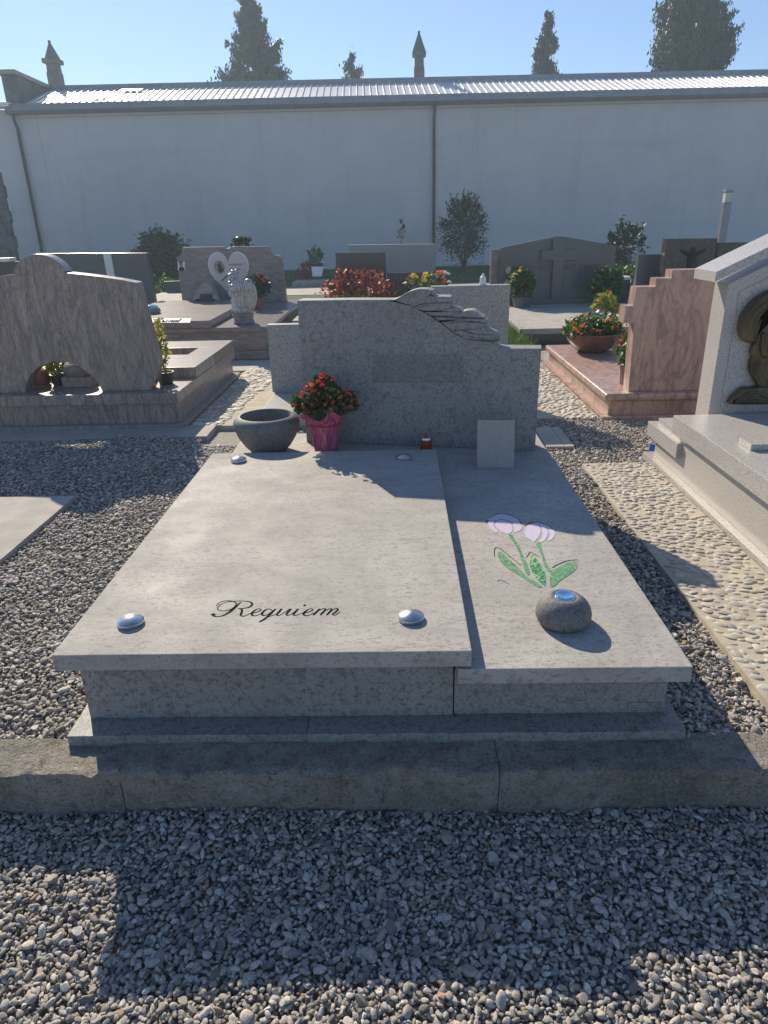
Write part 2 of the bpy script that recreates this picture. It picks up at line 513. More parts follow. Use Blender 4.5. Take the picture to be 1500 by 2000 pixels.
def gravel_object(name, layers, label):
    P = np.concatenate([l[0] for l in layers]); S = np.concatenate([l[1] for l in layers]); R = np.concatenate([l[2] for l in layers])
    n = len(P)
    me = bpy.data.meshes.new(name); me.vertices.add(n); me.vertices.foreach_set('co', P.astype(np.float32).ravel())
    for an, dat in (('scl', S), ('rot', R)):
        a = me.attributes.new(an, 'FLOAT_VECTOR', 'POINT'); a.data.foreach_set('vector', dat.astype(np.float32).ravel())
    a = me.attributes.new('shape', 'INT', 'POINT'); a.data.foreach_set('value', NPR.randint(0, NSH, n).astype(np.int32))
    tint = NPR.beta(1.15, 1.25, n)*0.9; ex = NPR.rand(n); tint[ex > 0.972] = NPR.uniform(0.9, 1.0, (ex > 0.972).sum())
    a = me.attributes.new('tint', 'FLOAT', 'POINT'); a.data.foreach_set('value', tint.astype(np.float32))
    me.materials.append(M['gravel'])
    o = bpy.data.objects.new(name, me); COL.objects.link(o)
    o['kind'] = 'stuff'; o['label'] = label
    ng = bpy.data.node_groups.new(name+'_scatter', 'GeometryNodeTree')
    ng.interface.new_socket('Geometry', in_out='INPUT', socket_type='NodeSocketGeometry')
    ng.interface.new_socket('Geometry', in_out='OUTPUT', socket_type='NodeSocketGeometry')
    N, L = ng.nodes, ng.links
    gi, go = N.new('NodeGroupInput'), N.new('NodeGroupOutput')
    ci = N.new('GeometryNodeCollectionInfo'); ci.inputs['Collection'].default_value = shapes
    ci.inputs['Separate Children'].default_value = True; ci.inputs['Reset Children'].default_value = True
    iop = N.new('GeometryNodeInstanceOnPoints'); iop.inputs['Pick Instance'].default_value = True
    def att(nm, ty):
        k = N.new('GeometryNodeInputNamedAttribute'); k.data_type = ty; k.inputs['Name'].default_value = nm; return k.outputs['Attribute']
    e2r = N.new('FunctionNodeEulerToRotation')
    L.new(att('rot', 'FLOAT_VECTOR'), e2r.inputs[0]); L.new(e2r.outputs[0], iop.inputs['Rotation'])
    L.new(att('scl', 'FLOAT_VECTOR'), iop.inputs['Scale']); L.new(att('shape', 'INT'), iop.inputs['Instance Index'])
    L.new(gi.outputs[0], iop.inputs['Points']); L.new(ci.outputs[0], iop.inputs['Instance']); L.new(iop.outputs[0], go.inputs[0])
    md = o.modifiers.new('scatter', 'NODES'); md.node_group = ng
    return o
FR = [(-2.0, 2.0, 0.45, 1.578)]
gravel_object('front_gravel', [
    gravel_points(FR, 0.0150, -0.026, 0.004, 0.005, 0.0105),
    gravel_points(FR, 0.0140, -0.016, 0.004, 0.0045, 0.011),
    gravel_points(FR, 0.0195, -0.010, 0.004, 0.005, 0.0125, 0.85),
    gravel_points(FR, 0.050, -0.007, 0.003, 0.010, 0.0175, 0.5)], 'loose grey river gravel on the path before the kerb')
BR = [(-3.9, -0.98, 1.72, 5.12), (0.78, 1.22, 1.72, 4.35), (0.78, 2.75, 4.3, 5.42), (-1.5, 0.9, 4.05, 5.6)]
BH = [(-4.0, -1.945, 1.5, 3.83), (-1.0, 0.82, 1.6, 4.08), (1.17, 1.9, 1.6, 4.27), (1.60, 3.0, 1.6, 4.46), (-1.50, -1.1, 4.9, 6), (1.02, 1.21, 4.63, 5.14)]
gravel_object('grave_gravel', [
    gravel_points(BR, 0.0165, GZ-0.016, 0.004, 0.006, 0.0115, holes=BH),
    gravel_points(BR, 0.0165, GZ-0.006, 0.004, 0.0055, 0.012, holes=BH),
    gravel_points(BR, 0.026, GZ+0.000, 0.004, 0.007, 0.0145, 0.75, holes=BH),
    gravel_points(BR, 0.065, GZ+0.003, 0.003, 0.011, 0.019, 0.4, holes=BH)], 'loose grey gravel filling the ground between the graves')

# --- rough kerb of split stone
def rough_block(x0, x1, y0, y1, z0, z1, amp, seed, step=0.02, keep_back=True):
    bm = bmesh.new()
    nx, ny, nz = max(2, int((x1-x0)/step)), max(2, int((y1-y0)/step)), max(2, int((z1-z0)/step))
    bm2 = bmesh.new(); add_box(bm, x0, x1, y0, y1, z0, z1)
    es_x = [e for e in bm.edges if abs(e.verts[0].co.x-e.verts[1].co.x) > 1e-6]
    bmesh.ops.subdivide_edges(bm, edges=es_x, cuts=nx-1, use_grid_fill=True)
    es_y = [e for e in bm.edges if abs(e.verts[0].co.y-e.verts[1].co.y) > 1e-6]
    bmesh.ops.subdivide_edges(bm, edges=es_y, cuts=ny-1, use_grid_fill=True)
    es_z = [e for e in bm.edges if abs(e.verts[0].co.z-e.verts[1].co.z) > 1e-6]
    bmesh.ops.subdivide_edges(bm, edges=es_z, cuts=nz-1, use_grid_fill=True)
    bm2.free()
    for v in bm.verts:
        p = v.co.copy(); k = Vector((seed*3.1, seed*1.7, 0))
        n1 = mnoise.noise(p*9+k); n2 = mnoise.noise(p*26+k); n3 = mnoise.noise(p*60+k)
        d = amp*(0.6*n1+0.45*n2+0.3*n3)
        if p.z > z1-1e-4: v.co.z += d*0.7
        if p.y < y0+1e-4: v.co.y += d*1.1
        if p.y < y0+1e-4 and p.z > z1-1e-4: v.co.z -= abs(amp)*0.8*abs(n2)
    bmesh.ops.recalc_face_normals(bm, faces=bm.faces)
    return bm
def m_kerb():
    t = NT('split_kerb_stone')
    c = t.ramp(t.noise(6, 6, 0.7, 0.6), [(0.3, (0.35, 0.30, 0.235)), (0.5, (0.47, 0.42, 0.35)), (0.72, (0.57, 0.52, 0.45))])
    c = t.mix(t.ramp(t.noise(24, 5, 0.7, 0.3), [(0.5, 0.0), (0.64, 0.6)]), c, (0.19, 0.165, 0.135))
    c = t.mix(t.ramp(t.noise(2.1, 4), [(0.52, 0.0), (0.66, 0.5)]), c, (0.17, 0.185, 0.135))
    g = t.noise(110, 3, 0.75)
    c = t.mix(t.ramp(g, [(0.56, 0.0), (0.66, 0.75)]), c, (0.56, 0.54, 0.50))
    c = t.mix(t.ramp(g, [(0.34, 0.8), (0.44, 0.0)]), c, (0.10, 0.09, 0.08))
    v = t.noise(3.0, 3, 0.6, 1.2, t.coord((1, 1, 3.0), (0, 0.5, 0)))
    c = t.mix(t.ramp(v, [(0.495, 0.0), (0.505, 0.5), (0.515, 0.0)]), c, (0.55, 0.53, 0.5))
    t.color(c); t.rough(0.9)
    t.bump(t.noise(30, 6, 0.75), 1.0, 0.018); t.bump(t.noise(120, 3, 0.7), 0.8, 0.006)
    return t.m
M['kerb'] = m_kerb()
kerb = bpy.data.objects.new('kerb', None); COL.objects.link(kerb); kerb.location = (0, 1.64, 0); struct(kerb)
for i, (a, b) in enumerate(((-4.4, -2.35), (-2.347, -0.842), (-0.839, 0.272), (0.275, 1.62), (1.623, 4.2))):
    obj('kerb_stone', rough_block(a, b, 1.57, 1.725, -0.03, KZ-0.003*(i % 2), 0.017, i+1, 0.0125), M['kerb'], kerb, auto=True)
obj('mortar', box(-2.4, 1.65, 1.583, 1.70, -0.03, KZ-0.012), M['kerb'], kerb)
# --- flat concrete pads and strips
def slab_struct(name, x0, x1, y0, y1, z0, z1, mat):
    return struct(obj(name, rough_block(x0, x1, y0, y1, z0, z1, 0.003, x0*3+y0, 0.06), mat))
slab_struct('concrete_pad', -3.6, -1.935, 1.76, 3.83, 0.05, 0.15, M['greyconc'])
slab_struct('concrete_strip', -4.2, -1.47, 5.09, 5.40, 0.05, GZ+0.012, M['greyconc'])
pad = bpy.data.objects.new('paving_pad', None); COL.objects.link(pad); pad.location = (1.1, 4.9, 0.06); struct(pad)
for (x0, x1, y0, y1) in ((1.02, 1.145, 4.64, 4.90), (1.149, 1.21, 4.64, 4.90), (1.02, 1.145, 4.904, 5.14), (1.149, 1.21, 4.904, 5.14)):
    obj('paving_slab', box(x0, x1, y0, y1, 0.05, GZ+0.018, bevel=0.003), M['greyconc'], pad)
slab_struct('walkway', -7, 9, 7.80, 8.45, 0.04, 0.118, M['greyconc'])
slab_struct('walkway', -14, 14, 17.0, 19.2, 0.04, 0.112, M['greyconc'])

# --- pebbles set in concrete
def cobble_mesh(seed):
    r = random.Random(seed); bm = bmesh.new()
    bmesh.ops.create_icosphere(bm, subdivisions=2, radius=1.0)
    off = Vector((r.uniform(-9, 9),)*3)
    pl = [(Vector((math.cos(a), math.sin(a), 0)), r.uniform(0.7, 1.0)) for a in [r.uniform(0, 6.28) for _ in range(4)]]
    for v in bm.verts:
        p = v.co*(1+0.2*mnoise.noise(v.co*1.3+off))
        for n, d in pl:
            e = p.dot(n)-d
            if e > 0: p = p-n*e*0.85
        v.co = p
    for v in [v for v in bm.verts if v.co.z < -0.55]: bm.verts.remove(v)
    me = bpy.data.meshes.new('cobble'); bm.to_mesh(me); bm.free()
    me.polygons.foreach_set('use_smooth', [True]*len(me.polygons))
    return me
def m_cobble(nm, c, seedv):
    t = NT(nm)
    oi = t.n('ShaderNodeObjectInfo')
    a = t.ramp(oi.outputs['Random'], [(0.0, tuple(x*0.62 for x in c)), (0.45, c), (0.8, tuple(min(0.8, x*1.25) for x in c)), (1.0, (c[0], c[1]*0.85, c[2]*0.65))])
    a = t.mix(t.ramp(t.noise(1.6, 4, 0.6), [(0.4, 0.35), (0.6, 0.0)]), a, tuple(x*0.5 for x in c))
    t.color(a); t.rough(0.6); t.bump(t.noise(5, 4, 0.6), 0.3, 0.05)
    return t.m
M['cobble'] = m_cobble('river_cobble', (0.58, 0.54, 0.46), 1)
cob_meshes = [cobble_mesh(50+i) for i in range(8)]
for me in cob_meshes: me.materials.append(M['cobble'])
def cobble_path(name, poly_fn, bounds, zt, nwant, dmin, size, angle, nparts, concrete_bm, mat):
    base = struct(obj(name, concrete_bm, mat))
    base_off = world_off(base)
    pts = []; tries = 0; cell = {}
    while len(pts) < nwant and tries < 60000:
        tries += 1
        x = RNG.uniform(bounds[0], bounds[1]); y = RNG.uniform(bounds[2], bounds[3])
        if not poly_fn(x, y): continue
        k = (int(x/dmin), int(y/dmin)); bad = False
        for dx in (-1, 0, 1):
            for dy in (-1, 0, 1):
                for (px, py) in cell.get((k[0]+dx, k[1]+dy), ()):
                    if (px-x)**2+(py-y)**2 < dmin*dmin: bad = True
        if bad: continue
        cell.setdefault(k, []).append((x, y)); pts.append((x, y))
    pts.sort(key=lambda p: p[0]**2+p[1]**2)
    rest = bmesh.new()
    for i, (x, y) in enumerate(pts):
        s = size*RNG.uniform(0.65, 1.2)
        rz = angle + RNG.gauss(0, 0.5)
        Mx = Matrix.Translation((x, y, zt)) @ Matrix.Rotation(rz, 4, 'Z') @ Matrix.Rotation(RNG.gauss(0, 0.12), 4, 'X') @ Matrix.Diagonal((s*RNG.uniform(0.85, 1.1), s*RNG.uniform(0.42, 0.72), s*RNG.uniform(0.18, 0.30), 1))
        me = cob_meshes[RNG.randrange(8)]
        if i < nparts:
            o = bpy.data.objects.new('cobble', me); COL.objects.link(o); o.parent = base
            o.matrix_local = Matrix.Translation(-base_off) @ Mx
        else:
            t = me.copy(); t.transform(Mx); rest.from_mesh(t); bpy.data.meshes.remove(t)
    if len(rest.verts):
        o = obj('cobble_rest', rest, M['cobble'], base, smooth=True); stuff(o)
    else: rest.free()
    return base
cobble_path('pebbled_path', lambda x, y: 1.19 < x < 1.585 and 1.80 < y < 4.255, (1.17, 1.6, 1.76, 4.27), GZ+0.016, 600, 0.029, 0.0245, 2.75, 300,
            rough_block(1.17, 1.60, 1.76, 4.27, 0.04, GZ+0.016, 0.004, 3.3, 0.03), M['sandconc'])
cobble_path('pebbled_path', lambda x, y: -1.66 < x < -1.2 and 5.42 < y < 8.2 and x > -1.69 and x < -1.44+0.17*(y-5.4)/2.5, (-1.7, -1.2, 5.4, 7.78), GZ+0.006, 300, 0.045, 0.045, 0.3, 260,
            rough_block(-1.69, -1.18, 5.405, 7.79, 0.04, GZ+0.006, 0.004, 4.3, 0.05), M['sandconc'])
cobble_path('pebbled_path', lambda x, y: 1.0 < x < 1.57 and 5.42 < y < 7.75, (1.0, 1.6, 5.42, 7.75), GZ+0.006, 420, 0.042, 0.034, 0.8, 0,
            rough_block(0.98, 1.59, 5.43, 7.79, 0.04, GZ+0.006, 0.004, 5.3, 0.05), M['sandconc'])

# --- lawn at the foot of the wall and between the far graves
def m_grass_ground():
    t = NT('lawn_soil'); t.color(t.ramp(t.noise(3, 5, 0.7), [(0.35, (0.04, 0.06, 0.02)), (0.65, (0.085, 0.12, 0.04))])); t.rough(0.95); t.bump(t.noise(40, 4), 0.6, 0.02); return t.m
def lawn(name, rects, dens, h, label):
    P = []
    for (x0, x1, y0, y1) in rects:
        n = int((x1-x0)*(y1-y0)*dens)
        P.append(np.column_stack([NPR.uniform(x0, x1, n), NPR.uniform(y0, y1, n)]))
    P = np.concatenate(P); n = len(P)
    hh = h*NPR.uniform(0.5, 1.3, n); a = NPR.uniform(0, 6.283, n); ln = NPR.normal(0, 0.35, (n, 2))
    w = 0.007+0.004*NPR.rand(n)
    V = np.empty((n, 3, 3)); b = np.column_stack([P, np.full(n, 0.1)])
    dx = np.column_stack([np.cos(a)*w, np.sin(a)*w, np.zeros(n)])
    V[:, 0] = b-dx; V[:, 1] = b+dx; V[:, 2] = b+np.column_stack([ln[:, 0]*hh, ln[:, 1]*hh, hh])
    o = mesh_np(name, V.reshape(-1, 3), np.arange(n*3).reshape(n, 3), M['grass'])
    return stuff(o, label)
M['grass'] = m_leaf('grass_blades', (0.05, 0.09, 0.02), (0.10, 0.17, 0.035), (0.16, 0.22, 0.06))
for r in ((-14, 14, 19.25, WALL_Y-0.02), (-14, 14, 12.6, 16.95), (-1.5, 1.5, 8.5, 12.4)):
    struct(obj('lawn', box(r[0], r[1], r[2], r[3], 0.05, 0.104), m_grass_ground()))
lawn('grass', [(-10, 9, 19.3, WALL_Y-0.1)], 130, 0.10, 'short grass growing in the shade below the long wall')
lawn('grass', [(-1.5, 1.5, 8.5, 12.3), (-5, 7, 12.6, 14.8)], 500, 0.09, 'grass between the graves beyond the walkway')
lawn('grass', [(1.02, 1.56, 8.05, 9.9)], 3200, 0.22, 'tall bright tuft of grass beside the dark cross grave')

# ================================================================== LONG BUILDING
def m_plaster():
    t = NT('wall_plaster')
    c = t.ramp(t.noise(0.5, 5, 0.6, 0.4), [(0.3, (0.57, 0.58, 0.58)), (0.7, (0.65, 0.65, 0.645))])
    st = t.noise(1.0, 6, 0.7, 0.6, t.coord((2.4, 2.4, 0.22)))
    c = t.mix(t.ramp(st, [(0.54, 0.0), (0.75, 0.4)]), c, (0.43, 0.44, 0.44))
    ln = t.noise(1.0, 3, 0.6, 0.2, t.coord((0.12, 1, 2.2)))
    c = t.mix(t.ramp(ln, [(0.56, 0.0), (0.66, 0.18)]), c, (0.44, 0.45, 0.46))
    bl = t.noise(0.9, 6, 0.72, 0.8)
    c = t.mix(t.ramp(bl, [(0.5, 0.0), (0.75, 0.3)]), c, (0.43, 0.43, 0.42))
    f2 = t.noise(6, 5, 0.75, 0.4, t.coord((1.6, 1, 0.5)))
    c = t.mix(t.ramp(f2, [(0.55, 0.0), (0.7, 0.16)]), c, (0.46, 0.46, 0.45))
    dr = t.noise(1.0, 2, 0.5, 0.1, t.coord((6.0, 1, 0.05)))
    c = t.mix(t.ramp(dr, [(0.70, 0.0), (0.76, 0.3)]), c, (0.30, 0.26, 0.21))
    t.color(c); t.rough(0.9)
    t.bump(t.noise(3.5, 6, 0.65), 0.35, 0.03)
    return t.m
M['plaster'] = m_plaster()
M['zinc'] = m_plain('grey_zinc', (0.22, 0.24, 0.27), 0.45, 0.12, 3, metal=0.6)
M['pipe'] = m_plain('dark_pipe', (0.13, 0.13, 0.135), 0.5, 0.2, 4, metal=0.3)
M['roof'] = m_plain('roof_sheet', (0.74, 0.74, 0.73), 0.46, 0.10, 1.3, metal=0.3)
EAVE, RIDGE = 5.55, 6.47
RD = 2.75
XL, XR = -12.75, 17.0
bld = thing('hall', (-12.5, WALL_Y, 0.1), 'long pale plastered hall with metal roof closing the cemetery', 'building')
obj('wall', box(-22, XR, WALL_Y, WALL_Y+RD*2, 0.05, EAVE-0.05), M['plaster'], bld)
ga = bmesh.new()
gp = [(-0.30, 0.0), (-0.34, 0.10), (-0.34, 0.30), (-0.31, 0.30), (-0.29, 0.14), (-0.20, 0.05), (-0.05, 0.05), (-0.05, 0.0)]
add_prism(ga, [Vector((XL-0.35, WALL_Y+a, EAVE-0.22+b)) for a, b in gp], Vector((XR-XL+0.35, 0, 0)))
obj('gutter', ga, M['zinc'], bld)
obj('soffit', box(XL, XR, WALL_Y-0.10, WALL_Y-0.002, EAVE-0.30, EAVE-0.05), M['plaster'], bld)
roof = obj('roof', prism([Vector((XL, WALL_Y-0.12, EAVE)), Vector((XL, WALL_Y+RD, RIDGE)), Vector((XL, WALL_Y+RD, RIDGE-0.12)), Vector((XL, WALL_Y-0.12, EAVE-0.10))], Vector((XR-XL, 0, 0))), M['roof'], bld)
pm = bpy.data.meshes.new('roof_panel')
pbm = bmesh.new()
sl = (RIDGE-EAVE)/(RD+0.12); PW = 0.24
rid = [(0.0, 0.012), (0.190, 0.012), (0.197, 0.045), (0.219, 0.045), (0.226, 0.012), (PW-0.002, 0.012)]
for (xa, za), (xb, zb) in zip(rid[:-1], rid[1:]):
    pbm.faces.new([pbm.verts.new(p) for p in ((xa, 0, za), (xb, 0, zb), (xb, RD+0.13, zb+sl*(RD+0.13)), (xa, RD+0.13, za+sl*(RD+0.13)))])
bmesh.ops.remove_doubles(pbm, verts=pbm.verts, dist=1e-5)
for e in [e for e in pbm.edges if len(e.link_faces) == 1 and abs(e.verts[0].co.y)+abs(e.verts[1].co.y) < 1e-5]:
    r = bmesh.ops.extrude_edge_only(pbm, edges=[e])
    for v in [g for g in r['geom'] if isinstance(g, bmesh.types.BMVert)]: v.co.z = -0.01
pbm.to_mesh(pm); pbm.free(); pm.materials.append(M['roof'])
ro = world_off(roof)
for i in range(int((XR-XL)/PW)):
    o = bpy.data.objects.new('roof_panel', pm); COL.objects.link(o); o.parent = roof
    o.location = Vector((XL+i*PW, WALL_Y-0.15, EAVE-0.012)) - ro
obj('ridge_cap', box(XL, XR, WALL_Y+RD-0.03, WALL_Y+RD+0.25, RIDGE-0.1, RIDGE+0.17), M['zinc'], roof)
for px in (27, 848):
    x = PY(px, 214, WALL_Y-0.09).x if px < 100 else 1.38
    dp = obj('downpipe', tube([(x, WALL_Y-0.24, EAVE-0.2), (x, WALL_Y-0.22, EAVE-0.42), (x, WALL_Y-0.09, EAVE-0.62), (x, WALL_Y-0.09, 0.1)], 0.052, 10), M['pipe'], bld, smooth=True)
    for z in (1.2, 2.6, 4.1): obj('bracket', lathe([(0.05, 0), (0.066, 0), (0.066, 0.05), (0.05, 0.05)], (x, WALL_Y-0.09, z), 12), M['pipe'], dp)
# skylights / patched sheets
for (x0, x1, k0, k1) in ((-9.9, -9.1, 0.72, 0.86), (-10.6, -10.1, 0.3, 0.4)):
    z0, z1 = EAVE+(RIDGE-EAVE)*k0+0.06, EAVE+(RIDGE-EAVE)*k1+0.06
    y0, y1 = WALL_Y-0.12+(RD+0.12)*k0, WALL_Y-0.12+(RD+0.12)*k1
    obj('roof_patch', prism([Vector((x0, y0, z0)), Vector((x1, y0, z0)), Vector((x1, y1, z1)), Vector((x0, y1, z1))], Vector((0, 0, 0.02))), M['whitemarble'], roof)
# end parapet
M['oldplaster'] = m_plain('old_plaster', (0.17, 0.165, 0.16), 0.9, 0.25, 2.5, 0.4, 30)
par = obj('parapet', box(-13.2, -12.76, WALL_Y+0.12, WALL_Y+5.0, 0.05, 6.55), M['oldplaster'], bld)
obj('coping', box(-13.35, -12.66, WALL_Y-0.02, WALL_Y+4.8, 6.552, 6.68, bevel=0.02), M['greyconc'], par)
obj('side_roof', box(-17.5, -12.9, WALL_Y-0.45, WALL_Y+0.1, EAVE-0.02, EAVE+0.13, bevel=0.02), M['roof'], bld)
bld.rotation_euler.z = math.radians(2.5)
# finials on the chapel roofs behind
def finial(px, py_top, px_l, px_r, py_eave, py_foot, Y, label):
    t0 = PY((px_l+px_r)/2, py_eave, Y); top = PY(px, py_top, Y); l = PY(px_l, py_eave, Y); r = PY(px_r, py_eave, Y); ft = PY(px, py_foot, Y)
    w = (r.x-l.x)/2; c = Vector((t0.x, Y, 0.1))
    th = thing('stone_finial', c, label, 'finial')
    q = bmesh.new(); s = w*0.66
    add_box(q, c.x-s, c.x+s, Y-s, Y+s, 0.1, t0.z-w*0.9); add_box(q, c.x-s*1.15, c.x+s*1.15, Y-s*1.15, Y+s*1.15, ft.z-0.6, ft.z+0.3, bevel=0.03)
    add_box(q, c.x-s*0.97, c.x+s*0.97, Y-s*0.97, Y+s*0.97, t0.z-w*0.95, t0.z-w*0.4)
    obj('shaft', q, M['oldplaster'], th)
    obj('cornice', box(c.x-w, c.x+w, Y-w, Y+w, t0.z-w*0.42, t0.z+w*0.12, bevel=0.04), M['oldplaster'], th)
    h = top.z-t0.z
    obj('spire', lathe([(w*1.02, w*0.1), (w*0.12, h*0.93), (0, h*0.94)], (c.x, Y, t0.z), 4), M['oldplaster'], th)
    sp = bmesh.new(); add_blob(sp, (c.x, Y, t0.z+h*0.95), (w*0.2,)*3, 2); obj('ball', sp, M['oldplaster'], th, smooth=True)
finial(818, 61, 805, 832, 104, 150, 31.5, 'pointed stone finial rising behind the roof ridge near the middle')
finial(96, 80, 87, 118, 118, 160, 31.8, 'pointed stone finial above the parapet at the left roof end')
# old side wall at the left
def m_oldwall():
    t = NT('old_masonry')
    c = t.ramp(t.noise(1.6, 5, 0.7, 0.5), [(0.35, (0.06, 0.06, 0.055)), (0.5, (0.17, 0.165, 0.15)), (0.7, (0.28, 0.27, 0.25))])
    t.color(c); t.rough(0.95); t.bump(t.noise(6, 5), 0.7, 0.05); return t.m
sw = PY(38, 485, 23.5); sx = sw.x
side = thing('boundary_wall', (sx-0.3, 20, 0.1), 'old dark stone boundary wall at the left edge', 'wall')
M['oldwall'] = m_oldwall()
zt = PY(5, 335, 23.5).z
for i in range(9):
    z0 = 0.1+(zt-0.1)*i/9; z1 = 0.1+(zt-0.1)*(i+1)/9-0.02
    for k in range(4):
        y0 = 17.4+k*1.5+(0.5 if i % 2 else 0); y1 = y0+1.48
        y1 = min(y1, 23.5)
        if y1-y0 < 0.2: continue
        obj('stone', box(sx-0.5, sx+RNG.uniform(-0.02, 0.0), y0, y1, z0, z1, bevel=0.02), M['oldwall'], side)
obj('core', box(sx-0.48, sx-0.04, 17.4, 23.45, 0.1, zt-0.03), M['oldwall'], side)

# ================================================================== MAIN DOUBLE GRAVE
UZ, LZ = 0.453, 0.391
tomb = thing('double_grave', (-0.1, 2.9, 0.12), 'grey stone double grave with winged headstone and mosaic tulips in front', 'grave')
for (x0, x1) in ((-1.04, -0.3), (-0.298, 0.85)):
    obj('plinth', rough_block(x0, x1, 1.697, 4.2, 0.10, 0.166, 0.0025, x0+4, 0.05), M['stone'], tomb)
obj('side_panel', box(-1.0, 0.153, 1.78, 3.655, 0.1664, 0.3975, bevel=0.002), M['stone'], tomb)
obj('side_panel', box(0.157, 0.812, 1.784, 3.66, 0.1664, 0.3365, bevel=0.002), M['stone'], tomb)
obj('side_panel', box(-0.945, 0.812, 3.664, 4.17, 0.1664, 0.3365, bevel=0.002), M['stone'], tomb)
cover = obj('cover_slab', box(-1.034, 0.199, 1.708, 3.655, 0.398, UZ, bevel=0.003), M['stone_top'], tomb)
lower = obj('lower_slab', box(0.159, 0.842, 1.706, 3.66, 0.337, LZ, bevel=0.003), M['stone_top'], tomb)
obj('back_shelf', box(-0.978, 0.838, 3.664, 4.24, 0.337, LZ-0.001, bevel=0.003), M['stone_top'], tomb)
# small maker's plate let into the front
pl = obj('maker_plate', box(0.700, 0.795, 1.7815, 1.79, 0.170, 0.205, bevel=0.001), M['stone'], tomb)
obj('plate_groove', box(0.6975, 0.7975, 1.7828, 1.79, 0.167, 0.2075), M['stone_rough'], pl)
lines = bmesh.new()
for k in range(3): add_box(lines, 0.706, 0.788-0.012*(k == 2), 1.7808, 1.783, 0.176+0.009*k, 0.1785+0.009*k)
obj('plate_text', lines, M['dark_inlay'], pl)

# steel studs
for (px, py) in ((256, 1218), (803, 1209), (466, 901), (789, 896)):
    p = PZ(px, py, UZ)
    obj('steel_stud', lathe([(0.0, 0), (0.040, 0), (0.0415, 0.004), (0.041, 0.012), (0.037, 0.0165), (0.012, 0.026), (0.0, 0.0285)], (p.x, p.y, UZ+0.0005), 40), M['steel'], tomb, auto=True)

# lettering
def ribbon(bm, pts, z, k=7):
    """pts: (x, y, w) on a horizontal plane"""
    C = catmull([Vector(p) for p in pts], k)
    prev = None
    for i, p in enumerate(C):
        t = (C[min(i+1, len(C)-1)]-C[max(i-1, 0)]); t = Vector((t.x, t.y, 0))
        if t.length < 1e-9: continue
        n = Vector((-t.y, t.x, 0)).normalized()*max(p.z, 1e-4)*0.5
        a, b = bm.verts.new((p.x+n.x, p.y+n.y, z)), bm.verts.new((p.x-n.x, p.y-n.y, z))
        if prev: bm.faces.new((prev[0], prev[1], b, a))
        prev = (a, b)
def px_stroke(bm, uvw, fx, fy, sc, z):
    pts = []
    for u, v, w in uvw:
        p = PZ(fx+u/sc, fy+v/sc, z); q = PZ(fx+(u+w)/sc, fy+v/sc, z)
        pts.append((p.x, p.y, (q-p).length*1.4+0.0010))
    ribbon(bm, pts, z)
REQ = [
 [(110,165,3),(150,130,4),(210,116,4),(270,120,5),(305,140,6),(290,175,8),(240,205,7),(180,215,5),(135,206,4),(124,186,4),(150,155,4),(220,128,3),(320,118,4),(400,120,5),(448,130,9),(462,152,14),(432,178,11),(375,190,5),(325,191,4)],
 [(352,128,5),(312,165,15),(262,210,19),(205,248,13),(150,267,7),(105,270,7),(82,262,12)],
 [(60,254,10),(80,250,24),(102,256,10)],
 [(330,191,5),(362,202,11),(358,232,15),(350,256,11),(375,268,5),(410,256,4),(440,240,4)],
 [(440,240,4),(490,232,5),(535,215,7),(547,200,6),(520,195,5),(480,215,13),(458,245,15),(474,262,8),(512,258,5),(560,238,4)],
 [(655,207,5),(618,195,6),(578,215,14),(558,245,15),(578,260,8),(622,245,5),(672,205,5)],
 [(692,194,10),(640,246,15),(580,296,14),(532,324,12)],
 [(545,310,4),(630,270,4),(715,240,4),(745,205,4)],
 [(752,194,12),(718,230,14),(703,252,11),(722,260,5),(770,236,4),(832,194,5)],
 [(842,194,12),(806,235,14),(797,253,10),(818,258,5),(860,236,4),(900,200,4)],
 [(912,194,12),(876,235,14),(866,253,10),(890,258,5),(935,240,4)],
 [(962,161,9),(976,160,20),(990,159,9)],
 [(940,238,4),(1000,229,5),(1045,212,7),(1053,198,6),(1024,195,5),(988,215,13),(964,244,15),(980,260,8),(1020,256,5),(1066,232,4)],
 [(1122,194,12),(1088,228,14),(1060,256,12)],
 [(1075,240,4),(1130,202,5),(1172,194,9),(1175,206,12),(1150,232,14),(1128,256,12)],
 [(1142,240,4),(1196,202,5),(1232,194,9),(1236,206,12),(1212,232,14),(1190,256,12)],
 [(1204,240,4),(1256,200,5),(1292,192,9),(1298,204,12),(1272,230,14),(1250,247,11),(1270,257,5),(1300,240,4),(1322,220,4)]]
tx = bmesh.new()
for s in REQ: px_stroke(tx, s, 400, 1150, 5.0, UZ+0.0007)
obj('lettering', tx, M['ink'], cover)

# mosaic tulips let into the lower slab
def m_mosaic(name, cols, scale, joint):
    t = NT(name)
    vec = t.coord()
    v = t.n('ShaderNodeTexVoronoi'); v.feature = 'F1'; v.distance = 'CHEBYCHEV'; v.inputs['Scale'].default_value = scale; v.inputs['Randomness'].default_value = 0.75
    t.l(vec, v.inputs['Vector'])
    sep = t.n('ShaderNodeSeparateColor'); t.l(v.outputs['Color'], sep.inputs[0])
    c = t.ramp(sep.outputs[0], [(i/(len(cols)-1), cc) for i, cc in enumerate(cols)])
    e = t.n('ShaderNodeTexVoronoi'); e.feature = 'DISTANCE_TO_EDGE'; e.inputs['Scale'].default_value = scale; e.inputs['Randomness'].default_value = 0.75
    t.l(vec, e.inputs['Vector'])
    c = t.mix(t.ramp(e.outputs['Distance'], [(0.03, 0.55), (0.10, 0.0)]), c, joint)
    t.color(c); t.rough(0.28)
    return t.m
